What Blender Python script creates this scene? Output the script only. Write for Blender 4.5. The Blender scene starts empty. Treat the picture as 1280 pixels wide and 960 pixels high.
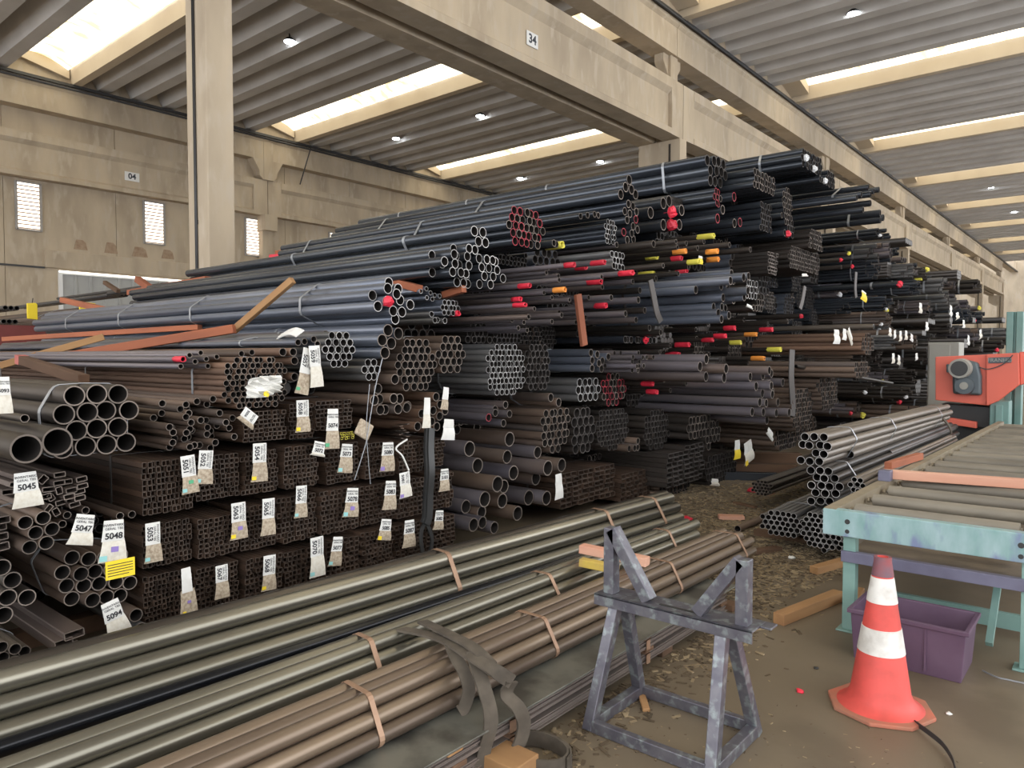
import bpy, bmesh, math, random
from mathutils import Vector, Matrix
random.seed(11)
SC = bpy.context.scene
COL = SC.collection
R = math.radians
# ------------------------------------------------------------------ camera
F = 920.0
YAW, PITCH, CAMZ = R(40), math.atan(35/920), 1.42
FWD = Vector((-math.sin(YAW)*math.cos(PITCH), math.cos(YAW)*math.cos(PITCH), -math.sin(PITCH)))
RGT = Vector((math.cos(YAW), math.sin(YAW), 0))
UPV = RGT.cross(FWD)
EYE = Vector((0, 0, CAMZ))
def ray(px, py):
    return FWD*F + RGT*(px-640) + UPV*(480-py)
def onX(px, py, x):
    v = ray(px, py); return EYE + v*(x/v.x)
def onY(px, py, y):
    v = ray(px, py); return EYE + v*(y/v.y)
def onZ(px, py, z):
    v = ray(px, py); return EYE + v*((z-CAMZ)/v.z)
def depth(p):
    return (Vector(p)-EYE).dot(FWD)
cam = bpy.data.cameras.new('camera'); cam.sensor_width = 36; cam.lens = F/1280*36
cam.clip_end = 300
co = bpy.data.objects.new('camera', cam); COL.objects.link(co)
co.location = EYE
co.rotation_euler = Matrix((RGT, UPV, -FWD)).transposed().to_euler()
SC.camera = co
SC.view_settings.view_transform = 'Standard'
SC.view_settings.look = 'None'
SC.view_settings.gamma = 1
SC.view_settings.use_curve_mapping = False
SC.view_settings.exposure = 0.03

# ------------------------------------------------------------------ materials
def mat(name, col, rough=.6, metal=0., col2=None, scale=6., mix=.5, rnd=0., bump=0., spec=.5, emit=None, stretch=(1,1,1), detail=4., col3=None, scale3=2.):
    m = bpy.data.materials.new(name); m.use_nodes = True
    nt = m.node_tree; N = nt.nodes; L = nt.links
    b = N['Principled BSDF']
    b.inputs['Roughness'].default_value = rough
    b.inputs['Metallic'].default_value = metal
    b.inputs['Specular IOR Level'].default_value = spec
    c4 = (*col, 1)
    b.inputs['Base Color'].default_value = c4
    out = None
    if col2 is not None or bump:
        tc = N.new('ShaderNodeTexCoord'); mp = N.new('ShaderNodeMapping')
        mp.inputs['Scale'].default_value = stretch
        L.new(tc.outputs['Object'], mp.inputs['Vector'])
        oi = N.new('ShaderNodeObjectInfo')
        ad = N.new('ShaderNodeVectorMath'); ad.operation = 'ADD'
        sc = N.new('ShaderNodeVectorMath'); sc.operation = 'SCALE'
        cb = N.new('ShaderNodeCombineXYZ')
        for k in range(3): L.new(oi.outputs['Random'], cb.inputs[k])
        sc.inputs['Scale'].default_value = 37.
        L.new(cb.outputs[0], sc.inputs[0])
        L.new(mp.outputs[0], ad.inputs[0]); L.new(sc.outputs[0], ad.inputs[1])
        nz = N.new('ShaderNodeTexNoise'); nz.inputs['Scale'].default_value = scale; nz.inputs['Detail'].default_value = detail
        L.new(ad.outputs[0], nz.inputs['Vector'])
    if col2 is not None:
        rp = N.new('ShaderNodeValToRGB')
        rp.color_ramp.elements[0].position = max(0, mix-.18); rp.color_ramp.elements[1].position = min(1, mix+.18)
        rp.color_ramp.elements[0].color = c4; rp.color_ramp.elements[1].color = (*col2, 1)
        L.new(nz.outputs['Fac'], rp.inputs['Fac']); out = rp.outputs['Color']
        if col3 is not None:
            n3 = N.new('ShaderNodeTexNoise'); n3.inputs['Scale'].default_value = scale3; n3.inputs['Detail'].default_value = 6
            L.new(ad.outputs[0], n3.inputs['Vector'])
            r3 = N.new('ShaderNodeValToRGB'); r3.color_ramp.elements[0].position = .52; r3.color_ramp.elements[1].position = .66
            L.new(n3.outputs['Fac'], r3.inputs['Fac'])
            mx = N.new('ShaderNodeMix'); mx.data_type = 'RGBA'
            L.new(r3.outputs['Color'], mx.inputs['Factor']); L.new(out, mx.inputs[6]); mx.inputs[7].default_value = (*col3, 1)
            out = mx.outputs[2]
    if rnd:
        oi2 = N.new('ShaderNodeObjectInfo')
        mr = N.new('ShaderNodeMapRange'); mr.inputs['To Min'].default_value = 1-rnd; mr.inputs['To Max'].default_value = 1+rnd
        L.new(oi2.outputs['Random'], mr.inputs['Value'])
        hs = N.new('ShaderNodeHueSaturation')
        L.new(mr.outputs[0], hs.inputs['Value'])
        if out is not None: L.new(out, hs.inputs['Color'])
        else: hs.inputs['Color'].default_value = c4
        out = hs.outputs['Color']
    if out is not None: L.new(out, b.inputs['Base Color'])
    if bump:
        bp = N.new('ShaderNodeBump'); bp.inputs['Strength'].default_value = bump; bp.inputs['Distance'].default_value = .01
        L.new(nz.outputs['Fac'], bp.inputs['Height']); L.new(bp.outputs[0], b.inputs['Normal'])
    if emit:
        b.inputs['Emission Color'].default_value = (*emit[0], 1); b.inputs['Emission Strength'].default_value = emit[1]
    return m
M = {}
def A(name, *a, **k): M[name] = mat(name, *a, **k)
# setting
A('concrete', (.52,.43,.315), .85, col2=(.37,.30,.22), scale=1.6, bump=.25, detail=12, mix=.55, col3=(.50,.425,.33), scale3=5., stretch=(1,1,.35))
A('concrete_grey', (.41,.385,.36), .85, col2=(.33,.31,.29), scale=1.2, bump=.1, detail=8)
A('roof_concrete', (.60,.575,.55), .85, col2=(.50,.475,.45), scale=.9, detail=6)
A('roof_beam_concrete', (.60,.51,.385), .85, col2=(.53,.44,.33), scale=.9, detail=6)
A('steel_dark', (.05,.05,.052), .5, .3)
A('door_metal', (.40,.40,.38), .5, .2, col2=(.34,.34,.33), scale=2)
A('white_paint', (.75,.75,.74), .5)
A('stain', (.30,.20,.13), .9, col2=(.40,.30,.21), scale=9)
A('number_black', (.03,.035,.05), .6)
A('lamp_glow', (.9,.95,1), .4, emit=((.85,.93,1), 45))
A('louvre_glow', (.9,.85,.75), .5, emit=((1,.93,.82), 2.2))
A('louvre_slat', (.55,.40,.30), .6)
# pipes
ST = (.12, 1, 1)
A('black_pipe', (.045,.052,.066), .27, .55, col2=(.085,.095,.11), scale=5, rnd=.35, stretch=ST, spec=.6)
A('blue_pipe', (.125,.145,.19), .32, .5, col2=(.20,.215,.255), scale=5, rnd=.3, stretch=ST, spec=.6)
A('shaded_black_pipe', (.008,.009,.012), .22, .3)  # black pipe, colour taken darker for the shade of its gap
A('grey_pipe', (.13,.13,.135), .38, .45, col2=(.21,.205,.20), scale=5, rnd=.3, stretch=ST)
A('violet_pipe', (.135,.125,.15), .40, .4, col2=(.20,.175,.18), scale=5, rnd=.3, stretch=ST, col3=(.19,.135,.10), scale3=1.5)
A('brown_pipe', (.105,.072,.055), .6, .15, col2=(.165,.115,.085), scale=7, rnd=.3, stretch=ST, col3=(.10,.085,.08), scale3=2)
A('rust_pipe', (.13,.075,.05), .7, .1, col2=(.20,.12,.08), scale=7, rnd=.35, stretch=ST)
A('dark_pipe', (.030,.026,.023), .42, .3, col2=(.062,.050,.043), scale=6, rnd=.35, stretch=ST)
A('bundle_square', (.040,.024,.016), .6, .15, col2=(.085,.050,.033), scale=8, rnd=.35, stretch=ST)
A('rect_tube', (.085,.066,.062), .5, .25, col2=(.14,.105,.085), scale=6, rnd=.25, stretch=ST)
A('front_pipe', (.17,.16,.13), .30, .75, col2=(.29,.27,.215), scale=4, rnd=.2, stretch=(.08,1,1), col3=(.11,.095,.08), scale3=1.4)
A('front_pipe_brown', (.145,.108,.08), .34, .55, col2=(.25,.19,.135), scale=4, rnd=.22, stretch=(.08,1,1), col3=(.13,.095,.075), scale3=1.4)
A('tan_pipe', (.13,.11,.092), .42, .4, col2=(.21,.175,.14), scale=5, rnd=.2, stretch=ST)
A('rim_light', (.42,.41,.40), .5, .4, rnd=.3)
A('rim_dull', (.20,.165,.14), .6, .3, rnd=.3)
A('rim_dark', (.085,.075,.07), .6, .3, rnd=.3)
A('rim_square', (.062,.044,.033), .6, .2, rnd=.35)
A('bore', (.018,.014,.012), .8)  # dark bare metal, darkened further for the shade deep inside a pipe
A('wood_brown', (.075,.036,.018), .85, col2=(.115,.06,.032), scale=9, stretch=(.15,1,1), detail=8)
A('wood_yellow', (.58,.42,.07), .8, col2=(.42,.28,.09), scale=14)
A('wood_redend', (.45,.13,.11), .8)
A('rim_red', (.42,.03,.05), .6, rnd=.3)
A('strap_steel', (.42,.44,.47), .38, .6)
A('strap_copper', (.42,.27,.18), .45, .4, col2=(.34,.21,.14), scale=12)
A('strap_dark', (.10,.09,.085), .5, .4)
# caps, tags
A('cap_red', (.70,.03,.06), .45, rnd=.25)
A('cap_orange', (.95,.35,.06), .5, rnd=.15)
A('cap_yellow', (.80,.72,.10), .5, rnd=.15)
A('cap_white', (.75,.76,.78), .5)
A('pink_wrap', (.85,.10,.20), .4, col2=(.95,.35,.42), scale=25)
A('paper', (.80,.80,.77), .7, col2=(.72,.71,.67), scale=20)
A('slip', (.52,.44,.33), .75, col2=(.27,.20,.14), scale=75, mix=.56, detail=3)
A('slip_white', (.74,.71,.63), .75, col2=(.62,.57,.47), scale=60, mix=.56, detail=6)
A('sticker_yellow', (.90,.68,.03), .6)
A('sticker_green', (.10,.42,.22), .6)
A('sticker_teal', (.30,.62,.62), .6)
A('sticker_violet', (.28,.20,.52), .6)
A('ink', (.02,.02,.025), .7)
# woods, floor
A('wood_red', (.40,.125,.055), .8, col2=(.26,.085,.045), scale=9, stretch=(.15,1,1), rnd=.15, detail=8)
A('wood_tan', (.42,.235,.10), .8, col2=(.29,.15,.065), scale=9, stretch=(.15,1,1), rnd=.15, detail=8)
A('wood_pink', (.58,.27,.18), .8, col2=(.66,.38,.27), scale=9, stretch=(.15,1,1), rnd=.1, detail=8)
A('wood_dark', (.105,.058,.032), .85, col2=(.17,.095,.055), scale=9, stretch=(.15,1,1), rnd=.2, detail=8)
A('floor', (.145,.112,.074), .5, col2=(.19,.15,.102), scale=1.2, bump=.12, detail=10, col3=(.135,.104,.07), scale3=2.1, spec=.4)
A('chips', (.20,.145,.085), .9, col2=(.36,.28,.17), scale=9, detail=2)
A('chips_dark', (.07,.05,.03), .9, col2=(.14,.10,.06), scale=9)
# furniture
A('trestle_paint', (.105,.10,.125), .42, .5, col2=(.165,.16,.18), scale=18, detail=12, col3=(.25,.28,.285), scale3=28, bump=.15)
A('teal_paint', (.21,.36,.35), .45, .2, col2=(.36,.50,.52), scale=14, detail=12, col3=(.20,.24,.38), scale3=11, bump=.08, stretch=(1,1,.4))
A('teal_plain', (.17,.30,.27), .5, .1, col2=(.24,.38,.34), scale=5, detail=8)
A('teal_machine', (.13,.255,.23), .5, .1, col2=(.21,.345,.32), scale=3, detail=8)
A('violet_paint', (.115,.11,.165), .5, .1, col2=(.16,.16,.23), scale=6, detail=10, bump=.05)
A('roller', (.185,.165,.135), .6, .25, col2=(.27,.24,.19), scale=9, stretch=(.3,1,1), detail=6, rnd=.15)
A('rail_wood', (.30,.25,.17), .7, .15, col2=(.22,.18,.125), scale=6, detail=8)
A('tray', (.12,.095,.07), .9, col2=(.19,.15,.11), scale=6, detail=10)
A('crate', (.105,.06,.10), .5, col2=(.145,.09,.14), scale=5, detail=8, spec=.4)
A('cone_red', (.76,.10,.085), .5, col2=(.50,.075,.06), scale=9, mix=.57, detail=10, spec=.4)
A('cone_tip', (.30,.07,.075), .5, col2=(.16,.10,.13), scale=14, detail=8)
A('cone_white', (.78,.76,.72), .45, col2=(.42,.38,.34), scale=13, mix=.60, detail=9)
A('cone_dirty', (.52,.16,.10), .8, col2=(.34,.17,.11), scale=9, detail=9)
A('sling', (.062,.05,.038), .85, col2=(.11,.09,.068), scale=14, bump=.2, detail=8)
A('plate_top', (.17,.172,.15), .42, .55, col2=(.25,.245,.21), scale=3, detail=10, col3=(.09,.085,.075), scale3=4)
A('sheet_edge', (.20,.165,.15), .45, .45, col2=(.29,.245,.215), scale=5, stretch=(.1,.1,3))
A('coral', (.80,.16,.105), .5, col2=(.72,.15,.10), scale=2)
A('motor', (.085,.105,.12), .45, .3, col2=(.12,.14,.15), scale=4)
A('cabinet_grey', (.38,.37,.33), .6, .1, col2=(.33,.32,.285), scale=3)
A('rack_red', (.24,.05,.045), .6, .1, col2=(.18,.04,.035), scale=4)
A('plastic_dark', (.03,.03,.03), .4)
# skylight sheet: translucent daylight panel with its own dirt
def skymat():
    m = mat('skylight_sheet', (.9,.85,.7), .6)
    nt = m.node_tree; N = nt.nodes; L = nt.links; b = N['Principled BSDF']
    tc = N.new('ShaderNodeTexCoord'); mp = N.new('ShaderNodeMapping'); mp.inputs['Scale'].default_value = (1.2,.4,1)
    L.new(tc.outputs['Object'], mp.inputs['Vector'])
    nz = N.new('ShaderNodeTexNoise'); nz.inputs['Scale'].default_value = 3; nz.inputs['Detail'].default_value = 8
    L.new(mp.outputs[0], nz.inputs['Vector'])
    wv = N.new('ShaderNodeTexWave'); wv.inputs['Scale'].default_value = 1.1; wv.inputs['Distortion'].default_value = 1.5
    L.new(tc.outputs['Object'], wv.inputs['Vector'])
    rp = N.new('ShaderNodeValToRGB')
    rp.color_ramp.elements[0].position = .38; rp.color_ramp.elements[0].color = (.55,.43,.22,1)
    rp.color_ramp.elements[1].position = .52; rp.color_ramp.elements[1].color = (1,.93,.74,1)
    L.new(nz.outputs['Fac'], rp.inputs['Fac'])
    L.new(rp.outputs['Color'], b.inputs['Emission Color'])
    b.inputs['Emission Strength'].default_value = SKY_E
    return m
SKY_E = 2.7
M['skylight_sheet'] = skymat()

# ------------------------------------------------------------------ mesh helpers
class MB:
    def __init__(s): s.v=[]; s.f=[]; s.m=[]; s.sm=[]
    def add(s, vs, fs, mi=0, smooth=False):
        o=len(s.v); s.v += [tuple(v) for v in vs]
        for f in fs: s.f.append(tuple(i+o for i in f)); s.m.append(mi); s.sm.append(smooth)
    def box(s, x0,x1,y0,y1,z0,z1, mi=0):
        vs=[(x,y,z) for x in (x0,x1) for y in (y0,y1) for z in (z0,z1)]
        s.add(vs,[(0,1,3,2),(4,6,7,5),(0,4,5,1),(2,3,7,6),(0,2,6,4),(1,5,7,3)],mi)
    def bar(s, a, b, w, h, up=(0,0,1), mi=0, w2=None, h2=None):
        a=Vector(a); b=Vector(b); d=(b-a).normalized(); up=Vector(up)
        if abs(d.dot(up))>.98: up=Vector((0,1,0))
        x=d.cross(up).normalized(); y=x.cross(d)
        w2=w if w2 is None else w2; h2=h if h2 is None else h2
        vs=[a+x*i*w/2+y*j*h/2 for i,j in ((-1,-1),(1,-1),(1,1),(-1,1))]+[b+x*i*w2/2+y*j*h2/2 for i,j in ((-1,-1),(1,-1),(1,1),(-1,1))]
        s.add(vs,[(3,2,1,0),(4,5,6,7),(0,1,5,4),(1,2,6,5),(2,3,7,6),(3,0,4,7)],mi)
    def cyl(s, a, b, r, n=16, mi=0, r2=None, caps=True):
        a=Vector(a); b=Vector(b); d=(b-a).normalized(); up=Vector((0,0,1))
        if abs(d.dot(up))>.98: up=Vector((0,1,0))
        x=d.cross(up).normalized(); y=x.cross(d); r2=r if r2 is None else r2
        c=[(math.cos(2*math.pi*k/n),math.sin(2*math.pi*k/n)) for k in range(n)]
        vs=[a+(x*i+y*j)*r for i,j in c]+[b+(x*i+y*j)*r2 for i,j in c]
        o=len(s.v)
        s.add(vs,[(k,(k+1)%n,n+(k+1)%n,n+k) for k in range(n)],mi,True)
        if caps:
            s.f += [tuple(o+k for k in reversed(range(n))), tuple(o+n+k for k in range(n))]; s.m += [mi]*2; s.sm += [False]*2
    def prism(s, poly, y0, y1, mi=0, axis='Y'):
        n=len(poly)
        P=(lambda a,b,t:(a,t,b)) if axis=='Y' else (lambda a,b,t:(t,a,b))
        vs=[P(a,b,y0) for a,b in poly]+[P(a,b,y1) for a,b in poly]
        s.add(vs,[(k,(k+1)%n,n+(k+1)%n,n+k) for k in range(n)]+[tuple(reversed(range(n))),tuple(range(n,2*n))],mi)
    def ribbon(s, path, w, side, t=.004, mi=0):
        P=[Vector(p) for p in path]; n=len(P); vs=[]
        for i,p in enumerate(P):
            d=(P[min(i+1,n-1)]-P[max(i-1,0)]).normalized()
            sd=Vector(side[i] if isinstance(side,list) else side); sd=(sd-d*sd.dot(d)).normalized(); nr=d.cross(sd)
            vs += [p+sd*w/2+nr*t/2,p-sd*w/2+nr*t/2,p-sd*w/2-nr*t/2,p+sd*w/2-nr*t/2]
        fs=[(3,2,1,0),(4*n-4,4*n-3,4*n-2,4*n-1)]
        for i in range(n-1):
            for k in range(4): fs.append((4*i+k,4*i+(k+1)%4,4*i+4+(k+1)%4,4*i+4+k))
        s.add(vs,fs,mi,True)
    def mesh(s, name, mats, sharp=True):
        me=bpy.data.meshes.new(name); me.from_pydata(s.v,[],s.f)
        for m in mats: me.materials.append(M[m])
        me.polygons.foreach_set('material_index', s.m); me.polygons.foreach_set('use_smooth', s.sm)
        bm=bmesh.new(); bm.from_mesh(me); bmesh.ops.recalc_face_normals(bm, faces=bm.faces)
        if sharp:
            for e in bm.edges:
                if len(e.link_faces)==2 and e.calc_face_angle(0)>.7: e.smooth=False
        bm.to_mesh(me); bm.free()
        return me
    def obj(s, name, mats, parent=None, bevel=0, sharp=True):
        if isinstance(mats,str): mats=[mats]
        o=bpy.data.objects.new(name, s.mesh(name,mats,sharp)); COL.objects.link(o)
        if parent: o.parent=parent
        if bevel:
            b=o.modifiers.new('edge','BEVEL'); b.width=bevel; b.segments=2; b.limit_method='ANGLE'
        return o
def tag(o, label, cat, group=None, kind=None):
    o['label']=label; o['category']=cat
    if group: o['group']=group
    if kind: o['kind']=kind
    return o
def struct(o, label=None, group=None):
    o['kind']='structure'
    if label: o['label']=label
    if group: o['group']=group
    return o
def empty(name, loc, rz=0, M4=None):
    o=bpy.data.objects.new(name,None); COL.objects.link(o); o.empty_display_size=.1
    o.location=loc; o.rotation_euler=(0,0,rz)
    return o
def link(name, me, parent=None, loc=(0,0,0), rot=(0,0,0)):
    o=bpy.data.objects.new(name,me); COL.objects.link(o); o.location=loc; o.rotation_euler=rot
    if parent: o.parent=parent
    return o
def text(name, s, size, m, parent=None, loc=(0,0,0), mw=None, align='CENTER', ext=.0004, bold=0.):
    c=bpy.data.curves.new(name,'FONT'); c.body=s; c.size=size; c.align_x=align; c.align_y='CENTER'; c.extrude=ext; c.offset=size*bold
    c.materials.append(M[m])
    t=bpy.data.objects.new('tmp',c)
    me=bpy.data.meshes.new_from_object(t); me.name=name
    bpy.data.objects.remove(t); bpy.data.curves.remove(c)
    o=bpy.data.objects.new(name,me); COL.objects.link(o)
    if parent: o.parent=parent
    if mw is not None: o.matrix_local=mw
    else: o.location=loc
    return o
FACEX=Matrix(((0,0,1,0),(1,0,0,0),(0,1,0,0),(0,0,0,1)))   # text plane -> facing +X
# ================================================================== HALL
XC=-8.1; XW=-23.9; YS=-7.5; YE=82.5
# floor
mb=MB(); mb.box(-26,12,-12,YE+2,-.2,0); struct(mb.obj('floor','floor'))
# left wall: lower and upper panels with vertical joints
mb=MB()
y=-5.2
XP=XW-.35
k=0
while y<YE:
    mb.box(XP-.25,XP,y+.008,y+2.98,0,11); y+=2.99
mb.box(XP-.27,XP-.03,-12,YE,0,11)
struct(mb.obj('wall_left','concrete'))
mb=MB(); mb.box(-25,12,YE,YE+.3,0,12); struct(mb.obj('wall_back','concrete'))
# wall lintel ledge over the metal door, door, glowing strip for the daylight gap
def yz(px,py,x): p=onX(px,py,x); return p.y,p.z
ya,zb=yz(57,334,XP+.1); yb,zt=yz(57,312,XP+.1)
yend=onX(300,350,XP+.1).y
mb=MB(); mb.box(XP-.02,XP+.14,ya,yend,zb,zt)
struct(mb.obj('trim_1','concrete',bevel=.02),'pale concrete lintel over the metal door')
for i,(px,py,w,h) in enumerate(((101,306,9,11),(139,310,9,12),(175,315,11,11),(210,318,9,10))):
    c=onX(px,py,XP+.02); s=depth(c)/F
    mb=MB(); hw=w*s*.55*1.6; hh=h*s*.55
    mb.prism([(c.y-hw,c.z-hh),(c.y+hw,c.z-hh),(c.y+hw*.75,c.z+hh*.5),(c.y+hw*.3,c.z+hh),(c.y-hw*.6,c.z+hh)],XP-.01,XP+.012,axis='X')
    tag(mb.obj('hole_patch','stain'),'%s rough brown hole patch in the wall above the lintel'%('first','second','third','fourth')[i],'patch','wall patches')
y0,_=yz(77,345,XP); z1=onX(150,345,XP+.05).z
yd1=onX(232,352,XP).y
root=empty('door_1',(XP,(y0+yd1)/2,0)); struct(root,'grey corrugated metal sliding door below the lintel')
mb=MB(); n=9; w=(yd1-y0)/n
for i in range(n):
    yy=y0+i*w-(y0+yd1)/2
    mb.add([(.03,yy,0),(.03,yy+w*.75,0),(.07,yy+w*.8,0),(.07,yy+w*.95,0),(.03,yy+w,0),(.03,yy,zb-.15),(.03,yy+w*.75,zb-.15),(.07,yy+w*.8,zb-.15),(.07,yy+w*.95,zb-.15),(.03,yy+w,zb-.15)],[(k,k+1,k+6,k+5) for k in range(4)])
mb.obj('sheet','door_metal',root)
mb=MB(); mb.box(0,.09,y0-(y0+yd1)/2-.1,yd1-(y0+yd1)/2,zb-.16,zb-.06); mb.box(0,.09,y0-(y0+yd1)/2-.1,y0-(y0+yd1)/2,0,zb-.16)
mb.obj('frame','white_paint',root)
mb=MB(); mb.box(.09,.12,y0-(y0+yd1)/2-.1,yd1-(y0+yd1)/2,zb-.11,zb-.06); mb.obj('daylight_gap','louvre_glow',root)  # no lamp: emissive strip stands in for the daylight gap above the door
mb=MB(); mb.box(XP,XP+.05,-5,ya,zb-.03,zb+.02); struct(mb.obj('trim_2','steel_dark'),'thin dark pipe along the wall beside the lintel')
# louvred windows
for i,(a,b,c,d) in enumerate(((19,227,51,285),(179,252,205,303),(306,273,328,318),(411,291,428,330))):
    p=onX(a,b,XP); q=onX(c,d,XP); q2=onX(a,d,XP)
    y0,y1,z1,z0=p.y,q.y,p.z+.0,q2.z
    rt=empty('window_%d'%(i+1),(XP,(y0+y1)/2,z0)); struct(rt,'bright white louvred vent window, %s along the wall'%('first','second','third','fourth')[i],'louvred vent windows')
    hw=(y1-y0)/2; hh=z1-z0
    mb=MB(); mb.box(.005,.02,-hw,hw,0,hh); mb.obj('glass','louvre_glow',rt)
    mb=MB()
    for s in (-1,1): mb.box(0,.06,s*hw-.03,s*hw+.03,-.03,hh+.03)
    mb.box(0,.06,-hw,hw,-.04,0); mb.box(0,.06,-hw,hw,hh,hh+.04); mb.obj('frame','concrete_grey',rt)
    mb=MB()
    for k in range(0,12): mb.box(.022,.06,-hw+.03,hw-.03,hh*(k+.08)/12,hh*(k+.36)/12)
    sl=mb.obj('slats','louvre_slat',rt)
# crane beams ------------------------------------------------------
ZB,ZT=6.47,7.72
def crane_beam(x, s, y0, y1, label, group=None):
    """x: visible face; s: direction of the body (-1 away from the right bay)"""
    mb=MB(); g=.012
    prof=[(0,ZT),(0,ZT-.22),(.10,ZT-.34),(.10,ZB+.20),(0,ZB+.13),(0,ZB),(.46,ZB),(.46,ZB+.13),(.36,ZB+.2),(.36,ZT-.34),(.46,ZT-.22),(.46,ZT)]
    mb.prism([(x+s*a,b) for a,b in prof],y0+.55,y1-.55)
    sol=[(.012,ZT),(.012,ZB),(.448,ZB),(.448,ZT)]
    mb.prism([(x+s*a,b) for a,b in sol],y0+g,y0+.55); mb.prism([(x+s*a,b) for a,b in sol],y1-.55,y1-g)
    return struct(mb.obj('beam','concrete'),label,group)
NCOL=7; DY=11.45; YC0=4.425
cy=[YC0+DY*k for k in range(-1,NCOL)]
for k in range(len(cy)-1):
    crane_beam(XC,-1,cy[k],cy[k+1],('concrete crane beam carrying the 34 plate' if k==1 else 'concrete crane beam over the pipe pile, %d bays past the 34 plate'%(k-1) if k>1 else 'concrete crane beam before the near column'))
    crane_beam(XC-1.15,1,cy[k],cy[k+1],'concrete crane beam behind the row with the 34 plate',group='rear crane beams')
for k in range(-1,NCOL):
    yy=YC0-1.05+DY*k
    crane_beam(XW,-1,yy,yy+DY,'concrete wall crane beam with the 04 plate' if k==0 else 'concrete crane beam along the left wall',group='wall crane beams')
# columns with capitals and posts
for k in range(NCOL):
    y=cy[k+1]
    rt=empty('column',(XC-.25,y,0)); struct(rt,('tall concrete column with a dark downpipe' if k==0 else 'concrete column in the row under the crane beam'),'crane columns' if k else None)
    mb=MB(); mb.box(-.22,.25,-.165,.165,0,5.6); mb.box(-.85,.25,-.165,.165,5.9,ZB) if k else None
    mb.prism([(.25,5.6),(.25,5.9),(-.85,5.9),(-.4,5.6)],-.165,.165) if k else mb.box(-.21,.25,-.165,.165,5.6,9.1)
    mb.obj('shaft','concrete',rt,bevel=.015)
    mb=MB(); mb.cyl((.0,-.178,0),(.0,-.178,ZB-.1),.011,8); mb.cyl((-.03,-.178,0),(-.03,-.178,ZB-.1),.009,8); mb.box(-.045,.015,-.176,-.1655,2.95,3.0); mb.obj('downpipe','steel_dark',rt)
    mb=MB(); mb.box(-.34,.0,-.17,.17,ZT,9.2)
    for s in (-1,1): mb.prism([(s*.17,8.45),(s*.17,7.95),(s*.42,8.25),(s*.42,8.45)],-.30,-.06,axis='X')
    if k: mb.obj('post','concrete',rt,bevel=.01)
for k in range(NCOL):
    y=YC0-1.05+DY*k
    rt=empty('column',(XP,y,0)); struct(rt,'concrete pilaster standing against the left wall','wall pilasters')
    mb=MB(); mb.box(-.05,.3,-.2,.2,0,ZB); mb.obj('shaft','concrete',rt)
    mb=MB(); mb.box(0,.42,-.19,.19,ZT,9.2)
    for s in (-1,1): mb.prism([(s*.18,8.42),(s*.18,7.7),(s*.35,7.85),(s*.35,8.0),(s*.6,8.42)],.0,.4,axis='X')
    mb.obj('post','concrete',rt,bevel=.01)
    mb=MB(); mb.box(0,.55,-.25,.25,ZB-.55,ZB); mb.obj('corbel','concrete',rt)
# upper gutter beams
def upper_beam(x0,x1,y0,y1,label):
    mb=MB(); mb.prism([(x0,8.42),(x1,8.42),(x1,9.06),(x1+(.06 if x1>x0 else -.06),9.12),(x1+(.06 if x1>x0 else -.06),9.22),(x0,9.22)],y0+.01,y1-.01)
    return struct(mb.obj('beam','concrete'),label,'roof gutter beams')
for k in range(len(cy)-1):
    upper_beam(-8.75,-8.28,cy[k],cy[k+1],'concrete gutter beam under the roof above the crane beams')
for k in range(-1,NCOL):
    yy=YC0-1.05+DY*k
    upper_beam(XW-.45,XW+.05,yy,yy+DY,'concrete gutter beam along the top of the left wall')
mb=MB(); mb.box(-8.3,-8.18,YS,YE,9.22,9.32); mb.cyl((-8.14,YS,9.2),(-8.14,YE,9.2),.03,8); struct(mb.obj('trim_3','steel_dark'),'dark metal gutter edge along the roof')
mb=MB(); mb.box(XW+.05,XW+.2,YS,YE,9.22,9.3); mb.cyl((XW+.16,YS,9.16),(XW+.16,YE,9.16),.035,8); struct(mb.obj('trim_4','steel_dark'),'dark metal gutter edge above the left wall')
mb=MB(); mb.bar((XW+.4,15.9,ZT),(XW+.4,16.4,9.2),.03,.03); struct(mb.obj('trim_5','steel_dark'),'slanting dark rod beside the wall pilaster')
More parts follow.
